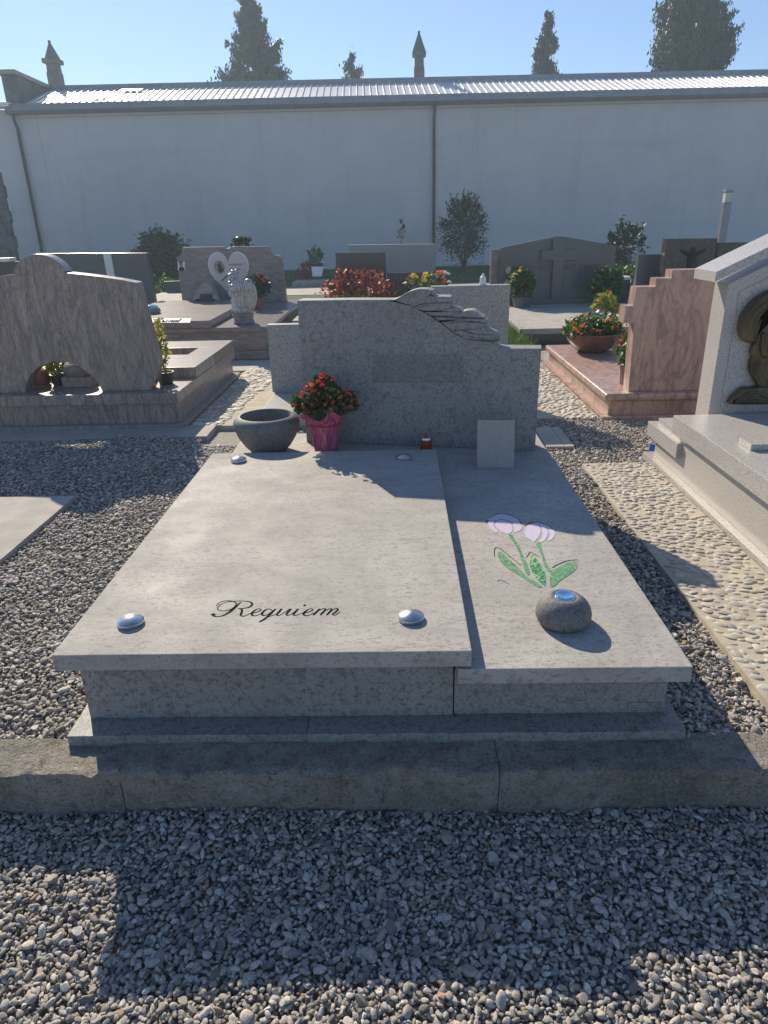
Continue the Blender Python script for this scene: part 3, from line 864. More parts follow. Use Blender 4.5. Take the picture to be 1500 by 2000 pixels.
M['mos_green'] = m_mosaic('green_mosaic', [(0.06, 0.20, 0.075), (0.10, 0.29, 0.12), (0.15, 0.36, 0.16), (0.34, 0.50, 0.22)], 150, (0.20, 0.30, 0.18))
M['mos_dark'] = m_mosaic('dark_green_mosaic', [(0.015, 0.12, 0.08), (0.03, 0.22, 0.11), (0.16, 0.42, 0.12), (0.55, 0.68, 0.22)], 130, (0.05, 0.16, 0.10))
M['mos_white'] = m_mosaic('lilac_white_mosaic', [(0.60, 0.56, 0.70), (0.70, 0.63, 0.72), (0.66, 0.60, 0.76), (0.76, 0.60, 0.64)], 170, (0.55, 0.50, 0.58))
def slab_px(u, v, fx=920, fy=980, sc=5.769, z=LZ+0.0012):
    return PZ(fx+u/sc, fy+v/sc, z)
TUL = {
 'petal': [
  [(195,225),(225,205),(262,215),(255,250),(262,290),(300,325),(290,345),(245,325),(205,280)],
  [(275,245),(300,215),(340,203),(400,215),(450,245),(470,290),(460,335),(420,362),(380,352),(320,315),(285,280)],
  [(470,240),(520,225),(560,250),(578,280),(560,315),(520,335),(480,345),(492,300)],
  [(180,205),(250,165),(330,135),(420,150),(520,190),(555,235),(520,222),(465,232),(410,205),(345,190),(290,205),(265,208),(225,200)],
  [(605,330),(625,285),(665,255),(720,250),(765,275),(785,320),(775,370),(740,420),(712,448),(670,425),(625,395)],
  [(775,262),(830,285),(865,330),(862,380),(830,430),(785,458),(760,452),(800,400),(812,345),(800,300)],
  [(870,310),(915,310),(945,345),(940,385),(905,425),(860,440),(885,395),(892,350)],
  [(700,236),(760,238),(830,260),(890,285),(870,300),(820,275),(770,255),(720,244)]],
 'stem': [
  [(425,375),(460,370),(490,420),(525,470),(550,520),(575,580),(605,640),(640,720),(662,800),(640,825),(612,790),(590,720),(565,640),(535,560),(495,480),(455,425)],
  [(728,465),(780,458),(795,530),(815,590),(840,660),(868,725),(905,770),(880,785),(850,765),(820,690),(795,610),(765,540)]],
 'leaf': [
  [(300,590),(318,560),(345,575),(420,640),(500,710),(560,770),(610,830),(690,880),(760,925),(795,955),(765,965),(690,925),(600,865),(500,800),(400,740),(330,670)],
  [(892,800),(960,750),(1040,705),(1120,675),(1175,672),(1195,700),(1190,740),(1150,790),(1080,840),(1000,890),(945,945),(895,950)]]}
for nm, polys in TUL.items():
    for P in polys:
        q = catmull([Vector((u, v, 0)) for u, v in P], 3, closed=True)
        obj(nm, prism([slab_px(p.x, p.y, z=LZ+0.0014) for p in q], Vector((0, 0, -0.003))), M['mos_white'] if nm == 'petal' else M['mos_green'], lower)
q = catmull([Vector((u, v, 0)) for u, v in [(665,650),(690,605),(730,640),(780,700),(815,760),(840,840),(840,935),(815,935),(770,890),(720,845),(690,790),(662,720)]], 3, closed=True)
obj('leaf', prism([slab_px(p.x, p.y, z=LZ+0.0014) for p in q], Vector((0, 0, -0.003))), M['mos_dark'], lower)
for s in ([(265,620,3),(262,560,4),(280,516,5),(330,530,4),(400,585,4),(470,640,3),(530,690,4),(568,720,5)],
          [(620,626,5),(640,605,4),(662,570,6),(682,568,4),(720,595,3),(770,612,5)],
          [(915,745,7),(960,715,8),(1040,680,8),(1110,660,7),(1195,652,4)],
          [(172,245,4),(190,205,6),(250,165,7),(330,132,8),(430,150,7),(520,190,6),(572,240,4)],
          [(605,272,5),(650,245,8),(700,228,9),(770,230,5),(850,258,5),(905,288,4)],
          [(300,900,3),(320,880,3),(380,900,3),(430,930,3)]):
    eng = bmesh.new(); px_stroke(eng, s, 920, 980, 5.769, LZ+0.0008); obj('engraved_line', eng, M['ink'], lower)

# --- winged headstone, set askew on the shelf
HA, HB = Vector((-0.576, 4.049, LZ)), Vector((0.773, 3.791, LZ))
he = (HB-HA).normalized(); hn = Vector((he.y, -he.x, 0))      # hn faces the visitor
TH = 0.125
def hp(px, py, off=0.0):
    return PPL(px, py, HA+hn*off, hn)
def wz(u, v): return (760+u/6.25, 560+v/6.25)
sil = [(40,160),(110,138),(250,60),(340,34),(430,32),(500,42),(505,75),(480,118),(730,124),(748,150),(745,240),(735,266),(830,266),(880,310),(1030,296),(1165,392),(1190,420),(1172,480),(1148,502),(1305,572),(1340,610),(1335,650),(1295,685),(1310,720),(1345,742),(1420,752)]
out = [hp(580, 587), hp(680, 585.5)] + [hp(*wz(u, v)) for u, v in sil] + [hp(1057, 681)]
br = HB.copy(); bl = HA.copy()
tr = out[-1]
out += [Vector((tr.x, tr.y, LZ+0.0005)), Vector((out[0].x, out[0].y, LZ+0.0005))]
head = obj('headstone', prism(out, -hn*TH, bevel=0.003, seg=2), M['stone'], tomb)
FE = [
 [(50,165),(110,135),(180,92),(250,56),(340,30),(430,28),(500,38),(532,54),(520,76),(470,112),(420,150),(350,195),(260,225),(190,207),(110,180)],
 [(215,218),(300,205),(400,150),(480,116),(580,119),(725,123),(752,148),(748,188),(600,196),(450,202),(350,222),(290,246)],
 [(300,250),(360,226),(450,208),(600,202),(748,194),(745,238),(728,266),(600,284),(470,292),(400,285)],
 [(405,292),(480,298),(600,290),(730,266),(830,264),(872,290),(886,308),(800,338),(680,356),(560,360),(500,345)],
 [(520,352),(600,364),(700,360),(800,346),(890,316),(920,296),(1030,290),(1100,340),(1165,388),(1000,384),(850,390),(720,404),(630,412),(580,392)],
 [(600,405),(650,416),(720,410),(850,396),(1000,390),(1168,394),(1195,416),(1190,446),(1020,430),(880,426),(760,440),(680,450)],
 [(665,452),(760,446),(880,434),(1020,438),(1188,452),(1172,482),(1145,502),(1060,516),(930,516),(800,524),(740,510)],
 [(745,515),(810,530),(930,522),(1060,520),(1150,500),(1230,540),(1310,568),(1290,588),(1200,580),(1060,576),(920,532),(850,550)],
 [(800,550),(900,540),(1000,565),(1060,582),(1220,588),(1300,585),(1330,600),(1240,618),(1130,622),(1000,602),(900,600)],
 [(880,595),(1000,608),(1130,626),(1260,620),(1335,604),(1350,630),(1280,656),(1130,672),(1000,640),(930,630)],
 [(930,640),(1000,650),(1130,680),(1280,662),(1345,640),(1330,665),(1295,690),(1200,705),(1080,700),(980,670)]]
for i, P in enumerate(FE):
    q = catmull([Vector((u, v, 0)) for u, v in P], 3, closed=True)
    off = 0.004 + 0.004*((i*7) % 3)
    obj('wing_feather', prism([hp(*wz(p.x, p.y))+hn*off for p in q], -hn*(off+TH*0.9), bevel=0.006 if i < 6 else 0.0025, seg=3), M['stone'], head, auto=True)
gr = [hp(*wz(u, v))+hn*0.0012 for u, v in ((20,172),(60,180),(140,195),(230,222),(330,262),(430,312),(540,375),(650,455),(740,525),(820,580),(900,618))]
gb = bmesh.new(); gc = catmull(gr, 6); prev = None
for i, p in enumerate(gc):
    w = 0.004*(1-0.6*i/len(gc)); a, b = gb.verts.new(p+Vector((0, 0, w))), gb.verts.new(p-Vector((0, 0, w)))
    if prev: gb.faces.new((prev[0], prev[1], b, a))
    prev = (a, b)
obj('wing_groove_shade', gb, M['ink'], head)  # flat black ribbon: the carved groove's shade put into colour
q = [hp(728, 692)+hn*0.0012, hp(905, 692)+hn*0.0012, hp(905, 748)+hn*0.0012, hp(728, 748)+hn*0.0012]
obj('inset_panel', prism(q, -hn*0.004), M['dark_inlay'], head)

# --- things on the main grave
bowl = tag(obj('stone_bowl', lathe([(0, 0), (0.085, 0), (0.105, 0.008), (0.135, 0.042), (0.166, 0.092), (0.186, 0.145), (0.191, 0.172), (0.184, 0.192), (0.160, 0.212), (0.147, 0.214), (0.143, 0.206), (0.135, 0.16), (0.11, 0.09), (0.07, 0.055), (0, 0.05)], (-0.765, 3.885, LZ), 56), M['stone_rough'], smooth=True),
           'empty round grey stone bowl beside the potted red flowers', 'bowl')
bowl.data.set_sharp_from_angle(angle=math.radians(40))

M['leaf'] = m_leaf('flower_leaves', (0.02, 0.05, 0.012), (0.05, 0.12, 0.025), (0.16, 0.26, 0.05))
M['redpetal'] = m_leaf('red_petals', (0.55, 0.03, 0.035), (0.75, 0.07, 0.06), (0.85, 0.16, 0.14), trans=0.3)
def petal_mesh(name, mat, r, n, seed, dome=0.6):
    rs = np.random.RandomState(seed)
    C = rs.normal(size=(n, 3)); C /= np.linalg.norm(C, axis=1)[:, None]; C[:, 2] = np.abs(C[:, 2])*dome
    V = []; 
    for c in C:
        a = np.cross(c, rs.normal(size=3)); a /= np.linalg.norm(a); b = np.cross(c, a); b /= np.linalg.norm(b)
        s = r*0.48*rs.uniform(0.7, 1.2); cc = c*r
        V += [cc-a*s, cc+b*s*0.8, cc+a*s, cc-b*s*0.8]
    V = np.array(V, np.float32)
    me = bpy.data.meshes.new(name); F = [tuple(range(4*i, 4*i+4)) for i in range(n)]
    me.from_pydata([tuple(v) for v in V], [], F); me.materials.append(mat)
    return me
def bouquet(parent, name, mat, pts, r, n=12, variants=4):
    ms = [petal_mesh(name, mat, r, n, 31+i) for i in range(variants)]
    off = world_off(parent)
    for p in pts:
        o = bpy.data.objects.new(name, ms[RNG.randrange(variants)]); COL.objects.link(o); o.parent = parent
        o.location = Vector(p)-off; o.rotation_euler = (RNG.uniform(-0.5, 0.5), RNG.uniform(-0.5, 0.5), RNG.uniform(0, 6.28)); s = RNG.uniform(0.75, 1.2); o.scale = (s, s, s)
def ellipsoid_pts(c, r, n, inner=0.5, zmin=-0.7):
    out = []
    while len(out) < n:
        v = rand_unit(1)[0]
        if v[2] < zmin: continue
        out.append(np.array(c)+v*np.array(r)*(inner+(1-inner)*NPR.rand()**0.5))
    return np.array(out)
PX, PYY = -0.425, 3.84
plant = thing('potted_red_flowers', (PX, PYY, LZ), 'bushy plant with small red flowers in a pink wrapped pot', 'potted plant')
obj('pot', lathe([(0, 0), (0.062, 0), (0.082, 0.165), (0.076, 0.165), (0.07, 0.15), (0, 0.15)], (PX, PYY, LZ+0.001), 28), M['blackpot'], plant, auto=True)
wr = bmesh.new()
prof = [(0.066, 0.0), (0.072, 0.05), (0.080, 0.11), (0.089, 0.165), (0.088, 0.175), (0.096, 0.185), (0.112, 0.21), (0.128, 0.238)]
rings = []
for j, (r, z) in enumerate(prof):
    rings.append([wr.verts.new((PX+(r*(1+(0.02+0.10*max(0, j-4)/3)*math.sin(k*9*math.pi*2/72+j*0.3)+0.02*math.sin(k*23*math.pi*2/72)))*math.cos(k*2*math.pi/72), PYY+(r*(1+(0.02+0.10*max(0, j-4)/3)*math.sin(k*9*math.pi*2/72+j*0.3)))*math.sin(k*2*math.pi/72), LZ+0.002+z+0.014*max(0, j-5)*math.sin(k*5*math.pi*2/72+1))) for k in range(72)])
for a, b in zip(rings[:-1], rings[1:]):
    for k in range(72): wr.faces.new((a[k], a[(k+1) % 72], b[(k+1) % 72], b[k]))
t = NT('pink_film'); t.color(t.ramp(t.noise(60, 3, 0.6, 0.3, t.coord((1, 1, 0.15))), [(0.35, (0.42, 0.05, 0.13)), (0.6, (0.66, 0.16, 0.27)), (0.75, (0.8, 0.5, 0.55))])); t.rough(0.2); t.set(Alpha=0.8)
obj('pink_wrap', wr, t.m, plant, smooth=True)
obj('tie_band', lathe([(0.088, 0.166), (0.094, 0.168), (0.094, 0.176), (0.088, 0.178)], (PX, PYY, LZ), 40), M['redpetal'], plant, smooth=True)
C = np.concatenate([ellipsoid_pts((PX+dx, PYY-0.02+dy, LZ+dz), r_, n_, 0.3) for dx, dy, dz, r_, n_ in ((0.0, 0, 0.29, (0.12, 0.11, 0.10), 520), (-0.10, -0.02, 0.29, (0.075, 0.07, 0.075), 240), (0.11, -0.01, 0.30, (0.085, 0.07, 0.075), 260), (0.0, 0.02, 0.385, (0.07, 0.06, 0.065), 220), (0.06, -0.05, 0.35, (0.06, 0.05, 0.05), 130), (-0.05, -0.05, 0.345, (0.055, 0.05, 0.05), 110), (0.155, 0, 0.27, (0.04, 0.04, 0.05), 60))])
V, F = leaf_quads(C, 0.019, 0.5, 0.45, curl=0.2)
mesh_np('foliage', V, F, M['leaf'], plant)
stb = bmesh.new()
for k in range(14):
    e = C[RNG.randrange(len(C))]; add_tube(stb, [(PX+RNG.uniform(-.03, .03), PYY+RNG.uniform(-.03, .03), LZ+0.15), ((PX+e[0])/2, (PYY+e[1])/2, LZ+0.24), tuple(e)], [0.003, 0.0025, 0.0015], 5)
obj('stems', stb, M['leaf'], plant)
fl = [PY(x, y, PYY-0.10+RNG.uniform(-0.03, 0.03)) for x, y in ((575,790),(608,752),(610,763),(622,745),(630,735),(641,738),(650,742),(588,775),(590,768),(603,766),(616,778),(620,782),(627,769),(642,776),(655,772),(664,778),(672,775),(682,770),(592,793),(600,800),(636,790),(645,800),(650,785),(668,790),(680,784),(690,783),(659,765),(675,760),(640,760),(610,790),(628,800),(598,757),(630,752),(685,795))]
bouquet(plant, 'red_blossom', M['redpetal'], fl, 0.0165, 16)

can = thing('votive_candle', (0.15, 3.80, LZ), 'small red votive candle with a metal lid before the headstone', 'candle')
t = NT('red_plastic'); t.color((0.35, 0.015, 0.012)); t.rough(0.25); M['redplastic'] = t.m
obj('jar', lathe([(0, 0), (0.032, 0), (0.034, 0.01), (0.033, 0.05), (0.029, 0.075), (0, 0.078)], (0.15, 3.80, LZ), 24), M['redplastic'], can, auto=True)
obj('lid', lathe([(0.029, 0.074), (0.031, 0.078), (0.028, 0.088), (0.014, 0.094), (0, 0.095)], (0.15, 3.80, LZ), 24), M['steel'], can, auto=True)
obj('lid_knob', lathe([(0.009, 0.093), (0.012, 0.099), (0.010, 0.111), (0, 0.114)], (0.15, 3.80, LZ), 16), M['redplastic'], can, auto=True)

pq = thing('memorial_plaque', (0.525, 3.56, LZ), 'plain grey rectangular plaque leaning at the foot of the winged headstone', 'plaque')
p0, p1 = PZ(932, 914, LZ+0.001), PZ(1004, 914, LZ+0.001)
w = (p1-p0).length; tl = PY(932, 821, p0.y+0.045); d = Vector((0, tl.y-p0.y, tl.z-p0.z)); nrm = Vector((0, d.z, -d.y)).normalized()
obj('plate', prism([p0, p1, p1+d, p0+d], nrm*0.018, bevel=0.002), m_plain('plaque_grey', (0.36, 0.34, 0.315), 0.6, 0.08, 40), pq)
obj('prop', prism([p0+Vector((w*0.42, 0.02, 0)), p0+Vector((w*0.58, 0.02, 0)), p0+Vector((w*0.58, 0, 0))+d*0.7, p0+Vector((w*0.42, 0, 0))+d*0.7], Vector((0, 0.05, 0))), M['steel'], pq)

dc = PZ(1099, 1213, LZ)
lampst = thing('stone_light_holder', (dc.x, dc.y, LZ), 'rounded grey stone with a shiny blue glass lens near the tulips', 'grave light')
obj('stone', lathe([(0, 0), (0.072, 0), (0.082, 0.007), (0.0885, 0.022), (0.089, 0.037), (0.084, 0.056), (0.073, 0.074), (0.058, 0.087), (0.047, 0.0925), (0.0385, 0.094), (0.035, 0.0905), (0, 0.087)], (dc.x, dc.y, LZ), 48), M['stone_rough'], lampst, smooth=True)
t = NT('blue_glass'); t.color((0.50, 0.78, 0.92)); t.rough(0.05); t.set(Metallic=1.0)
obj('lens', lathe([(0.034, 0.090), (0.0335, 0.095), (0.029, 0.0985), (0.024, 0.0965), (0.012, 0.0935), (0, 0.0925)], (dc.x, dc.y, LZ), 40), t.m, lampst, smooth=True)

# ================================================================== NEIGHBOURING GRAVES
def add_arc(cx, cz, r, a0, a1, n):
    return [(cx+r*math.cos(math.radians(a0+(a1-a0)*i/n)), cz+r*math.sin(math.radians(a0+(a1-a0)*i/n))) for i in range(n+1)]
def xz(pts, y): return [Vector((x, y, z)) for x, z in pts]

# --- left: pink grey granite grave with arched opening, seen from behind
g = thing('arched_grave', (-2.7, 6.4, 0.12), 'pink grey granite grave at left with round topped arched headstone', 'grave')
obj('plinth', box(-3.80, -1.70, 5.35, 7.48, 0.11, 0.165, bevel=0.006), M['pink'], g)
obj('side_panel', box(-3.72, -1.775, 5.42, 7.44, 0.1655, 0.3245), M['pink'], g)
obj('base_slab', box(-3.76, -1.742, 5.385, 7.47, 0.325, 0.412, bevel=0.008), M['pink'], g)
sb = bmesh.new()
SX0, SX1, SY0, SY1, SZ0, SZ1 = -3.74, -1.745, 5.97, 7.47, 0.4125, 0.505
RX0, RX1, RY0, RY1 = -3.1, -1.99, 6.62, 7.02
add_box(sb, SX0, SX1, SY0, RY0, SZ0, SZ1, bevel=0.004); add_box(sb, SX0, SX1, RY1, SY1, SZ0, SZ1, bevel=0.004)
add_box(sb, SX0, RX0, RY0+0.0005, RY1-0.0005, SZ0, SZ1-0.0005); add_box(sb, RX1, SX1, RY0+0.0005, RY1-0.0005, SZ0, SZ1-0.0005)
obj('raised_slab', sb, M['pink'], g)
cx = -2.70
R = [(-1.99, 0.4125), (-1.935, 0.50), (-1.903, 0.62), (-1.905, 0.70), (-1.945, 0.98), (-1.972, 1.235)] + [(x, z) for x, z in ((-2.10, 1.262), (-2.25, 1.287), (-2.40, 1.308), (-2.515, 1.322))]
bump = add_arc(cx, 1.235, 0.222, 25, 90, 10)
halfR = R + bump
halfL = [(2*cx-x, z) for x, z in halfR[::-1]][1:]
arch = [(2*cx-x, z) for x, z in add_arc(cx, 0.33, 0.325, 14.7, 90, 10)] + add_arc(cx, 0.33, 0.325, 90, 14.7, 10)[1:]
arch = sorted(arch, key=lambda p: p[0])
arch[0] = (arch[0][0], 0.4125); arch[-1] = (arch[-1][0], 0.4125)
outl = halfR + halfL + arch
obj('headstone', prism(xz(outl, 5.50), Vector((0, 0.13, 0)), bevel=0.006), M['pink'], g)

def pot_plant(name, loc, label, cat, pot_r, pot_h, pot_mat, crown_r, crown_h, leafmat, n, lsize, flower=None, nfl=0, fr=0.015, group=None, pot_prof=None, stemmat=None, cz=None):
    x, y, z = loc
    th = thing(name, loc, label, cat, group)
    pr = pot_prof or [(0, 0), (pot_r*0.72, 0), (pot_r*0.95, pot_h*0.9), (pot_r, pot_h*0.9), (pot_r, pot_h), (pot_r*0.86, pot_h), (pot_r*0.84, pot_h*0.85), (0, pot_h*0.84)]
    obj('pot', lathe(pr, (x, y, z+0.0006), 26), pot_mat, th, auto=True)
    c0 = (x, y, z+pot_h+(crown_h*0.45 if cz is None else cz))
    C = ellipsoid_pts(c0, (crown_r, crown_r*0.9, crown_h*0.6), n, 0.3)
    V, F = leaf_quads(C, lsize, 0.45, 0.4, curl=0.15)
    mesh_np('foliage', V, F, leafmat, th)
    s = bmesh.new()
    for k in range(7):
        e = C[RNG.randrange(len(C))]; add_tube(s, [(x+RNG.uniform(-.3, .3)*pot_r, y, z+pot_h*0.8), (x*0.5+e[0]*0.5, y*0.5+e[1]*0.5, z+pot_h+crown_h*0.2), tuple(e)], [0.004, 0.003, 0.002], 5)
    obj('stems', s, stemmat or leafmat, th)
    if flower is not None:
        pts = [p for p in ellipsoid_pts(c0, (crown_r*1.05, crown_r*0.95, crown_h*0.63), nfl, 0.8, -0.2)]
        bouquet(th, 'blossom', flower, pts, fr, 12)
    return th
M['yellowleaf'] = m_leaf('yellow_green_leaves', (0.16, 0.20, 0.03), (0.34, 0.36, 0.06), (0.55, 0.45, 0.08), trans=0.4)
M['yellowpetal'] = m_leaf('yellow_petals', (0.65, 0.42, 0.03), (0.85, 0.62, 0.06), (0.9, 0.75, 0.2), trans=0.35)
M['orangepetal'] = m_leaf('orange_petals', (0.7, 0.10, 0.03), (0.85, 0.22, 0.06), (0.9, 0.45, 0.1), trans=0.3)
M['whitepetal'] = m_leaf('white_petals', (0.6, 0.6, 0.58), (0.75, 0.75, 0.72), trans=0.3)
M['midleaf'] = m_leaf('mid_green_leaves', (0.03, 0.07, 0.015), (0.07, 0.15, 0.03), (0.20, 0.28, 0.05), trans=0.35)
M['darkleaf'] = m_leaf('dark_green_leaves', (0.012, 0.03, 0.012), (0.03, 0.06, 0.022), (0.05, 0.09, 0.03), trans=0.15)
M['redleaf'] = m_leaf('red_leaves', (0.16, 0.03, 0.025), (0.36, 0.07, 0.05), (0.50, 0.16, 0.08), trans=0.35)
M['bark'] = m_plain('bark', (0.10, 0.075, 0.055), 0.9, 0.3, 20, 0.5, 40)

uz = 0.413
urn = thing('stone_urn', (-2.66, 5.75, uz), 'wide brown stone urn on a block under the stone arch', 'urn')
obj('block', box(-2.78, -2.54, 5.66, 5.84, uz, uz+0.085, bevel=0.006), M['pink'], urn)
obj('vessel', lathe([(0, 0), (0.10, 0), (0.118, 0.02), (0.126, 0.05), (0.118, 0.085), (0.095, 0.105), (0.06, 0.11), (0, 0.11)], (-2.66, 5.75, uz+0.0855), 32), M['heartstone'], urn, auto=True)
obj('lid', lathe([(0.07, 0), (0.078, 0.006), (0.04, 0.012), (0.038, 0.034), (0.0, 0.036)], (-2.66, 5.75, uz+0.193), 24), m_plain('brass', (0.55, 0.38, 0.16), 0.3, 0.1, 20, metal=0.9), urn, auto=True)
pot_plant('potted_plant', (-2.86, 5.78, uz), 'small yellow leaved plant in a dark pot beside the stone urn', 'potted plant', 0.065, 0.09, M['blackpot'], 0.09, 0.17, M['yellowleaf'], 260, 0.026)
th = thing('red_lantern', (-3.0, 5.74, uz), 'dark red rounded ornament half hidden by the stone arch', 'ornament')
obj('body', lathe([(0, 0), (0.07, 0), (0.085, 0.06), (0.07, 0.13), (0.03, 0.16), (0, 0.165)], (-3.0, 5.74, uz), 24), m_plain('dark_red', (0.17, 0.05, 0.04), 0.4), th, auto=True)
obj('rim', lathe([(0.07, 0.0), (0.085, 0.004), (0.085, 0.014), (0.06, 0.018)], (-3.0, 5.74, uz), 24), M['terracotta'], th, auto=True)
pot_plant('potted_plant', (-1.94, 5.74, uz), 'slender yellow flowered plant in a dark pot behind the arched headstone', 'potted plant', 0.075, 0.10, M['blackpot'], 0.055, 0.42, M['yellowleaf'], 230, 0.022, M['yellowpetal'], 12, 0.022)
pot_plant('potted_plant', (-2.42, 5.85, uz), 'low dark potted plant by the right foot of the stone arch', 'potted plant', 0.05, 0.07, M['blackpot'], 0.05, 0.05, M['midleaf'], 60, 0.02)

# --- speckled granite grave back to back with the main one
g = thing('speckled_grave', (-0.1, 6.3, 0.12), 'pale speckled granite grave standing behind the winged headstone', 'grave')
obj('base_slab', box(-1.10, 0.92, 5.35, 7.5, 0.11, 0.245, bevel=0.004), M['palegranite'], g)
obj('raised_slab', box(-0.98, 0.80, 6.2, 7.4, 0.2455, 0.34, bevel=0.004), M['speckled'], g)
p = PZ(555, 766, 0.246); yb = p.y
zl = PY(555, 634, yb).z; zr = PY(915, 558, yb).z
x0 = PY(521.5, 640, yb).x; x1 = PY(800, 600, yb).x; x2 = PY(995, 600, yb).x
obj('headstone', prism(xz([(x0, 0.2465), (x2, 0.2465), (x2, zr), (PY(842, 600, yb).x, zr), (PY(842, 600, yb).x, zl), (x0, zl)], yb), Vector((0, 0.10, 0)), bevel=0.004), M['speckled'], g)
fg = PY(943, 553, yb+0.05); wf = thing('white_figurine', (fg.x, yb+0.05, zr), 'tiny white figurine on top of the speckled granite headstone', 'figurine')
q = bmesh.new(); add_lathe(q, [(0, 0), (0.026, 0), (0.03, 0.012), (0.024, 0.03), (0.027, 0.05), (0.018, 0.066), (0.008, 0.072), (0, 0.074)], (fg.x, yb+0.05, zr+0.0005), 16)
obj('robe', q, M['whitemarble'], wf, smooth=True)
q = bmesh.new(); add_blob(q, (fg.x, yb+0.045, zr+0.078), (0.012, 0.012, 0.014), 2); obj('head', q, M['whitemarble'], wf, smooth=True)

# --- rose granite grave with stepped headstone
g = thing('stepped_grave', (2.2, 6.5, 0.12), 'rose granite grave with stepped headstone to the right', 'grave')
obj('plinth', box(1.60, 2.95, 5.37, 7.80, 0.11, 0.155, bevel=0.008), M['rose'], g)
obj('side_panel', box(1.655, 2.9, 5.425, 7.74, 0.1555, 0.2695), M['rose'], g)
obj('cover_slab', box(1.615, 2.93, 5.385, 7.78, 0.27, 0.333, bevel=0.028, seg=5), M['rose'], g, auto=True)
cx = 2.27
st = [(1.81, 0.3335), (1.80, 0.86), (1.715, 0.86), (1.72, 0.985), (1.775, 0.985), (1.785, 1.12), (1.925, 1.12), (1.925, 1.178), (2.035, 1.178), (2.035, 1.235)]
obj('headstone', prism(xz(st+[(2*cx-x, z) for x, z in st[::-1]], 5.46), Vector((0, 0.14, 0)), bevel=0.003), M['rose'], g)
pot_plant('flower_bowl', (2.00, 7.30, 0.334), 'large brown glazed bowl of orange flowers on the rose granite slab', 'flower bowl', 0.25, 0.22, m_plain('brown_glaze', (0.16, 0.075, 0.055), 0.18, 0.3, 12), 0.31, 0.27, M['midleaf'], 1200, 0.03, M['orangepetal'], 34, 0.024,
          pot_prof=[(0, 0), (0.12, 0), (0.15, 0.008), (0.215, 0.06), (0.262, 0.125), (0.276, 0.175), (0.286, 0.18), (0.286, 0.196), (0.262, 0.196), (0.245, 0.17), (0, 0.16)], cz=0.0)
pot_plant('potted_plant', (2.28, 7.95, 0.13), 'leafy yellow green plant wrapped in foil behind the flower bowl', 'potted plant', 0.14, 0.42, M['blackpot'], 0.14, 0.30, M['yellowleaf'], 300, 0.036, M['orangepetal'], 6, 0.022)
fo = bmesh.new(); add_blob(fo, (2.17, 7.82, 0.60), (0.13, 0.06, 0.07), 3, None, 0.8, 14)
obj('foil_wrap', fo, m_plain('crinkled_foil', (0.55, 0.62, 0.68), 0.25, 0.2, 20, 0.8, 40, metal=0.5), bpy.data.objects['potted_plant.003'] if 'potted_plant.003' in bpy.data.objects else None, smooth=False)
pot_plant('potted_plant', (1.86, 5.75, 0.334), 'small red flowered plant in a vase behind the stepped headstone', 'potted plant', 0.05, 0.14, M['rose'], 0.10, 0.26, M['midleaf'], 160, 0.026, M['redpetal'], 8, 0.018)

# --- pale granite grave at the right edge with bronze relief
g = thing('bronze_relief_grave', (2.2, 3.4, 0.12), 'pale granite grave at right with gabled headstone and bronze figure', 'grave')
obj('plinth', box(1.605, 3.2, 1.76, 4.42, 0.10, 0.172, bevel=0.004), M['palegranite'], g)
obj('side_panel', box(1.65, 3.1, 1.80, 4.34, 0.1725, 0.4195, bevel=0.002), M['palegranite'], g)
obj('back_shelf', box(1.618, 3.15, 3.92, 4.43, 0.285, 0.376, bevel=0.004), M['palegranite'], g)
obj('cover_slab', box(1.612, 3.15, 1.75, 4.02, 0.42, 0.522, bevel=0.004), M['palegranite'], g)
b0 = PZ(1470, 878, 0.523)
obj('slab_handle', box(b0.x-0.02, b0.x+0.35, b0.y-0.02, b0.y+0.11, 0.5225, 0.555, bevel=0.003), M['palegranite'], g)
hx = 1.85; acx = 2.42
obj('headstone', prism(xz([(hx, 0.377), (2*acx-hx, 0.377), (2*acx-hx, 1.245), (acx, 1.52), (hx, 1.245)], 4.10), Vector((0, 0.18, 0)), bevel=0.003), M['palegranite'], g)
fr = obj('inner_panel', prism(xz([(hx+0.065, 0.38), (2*acx-hx-0.065, 0.38), (2*acx-hx-0.065, 1.20), (acx, 1.46), (hx+0.065, 1.20)], 4.094), Vector((0, 0.004, 0))), M['palegranite'], g)
for s in (1, -1):
    e = [(1.742, 1.262), (1.742, 1.316), (acx, 1.632), (acx, 1.578)]
    obj('coping', prism(xz([(x if s > 0 else 2*acx-x, z) for x, z in e], 4.03), Vector((0, 0.30, 0)), bevel=0.004), M['palegranite'], g)
# bronze figure: bowed, veiled and robed, in half relief
def rp(px, py): p = PY(px, py, 4.09); return (p.x, p.z)
def rz_(u, v): return rp(1340+u/4.65, 470+v/4.65)
def relief(parent, name, uv, y0, depth, bev):
    c = [Vector((u, v, 0)) for u, v in uv]
    q = catmull(c, 3, closed=True)
    pts = [Vector((rz_(p.x, p.y)[0], y0, rz_(p.x, p.y)[1])) for p in q]
    return obj(name, prism(pts, Vector((0, depth, 0)), bevel=bev, seg=4), M['bronze'], parent, auto=True)
fig = relief(g, 'bronze_figure', [(590,930),(560,1000),(572,1045),(552,1120),(560,1190),(592,1250),(640,1320),(760,1400),(940,1400),(1010,1200),(1010,900),(960,700),(900,600),(820,640),(745,690),(690,720),(640,800)], 4.045, 0.048, 0.02)
relief(fig, 'bronze_veil', [(900,440),(800,430),(720,446),(640,490),(580,540),(520,610),(480,670),(458,740),(455,810),(470,870),(505,908),(560,924),(600,905),(625,840),(640,765),(665,690),(700,625),(760,580),(850,560),(930,540)], 4.030, 0.063, 0.024)
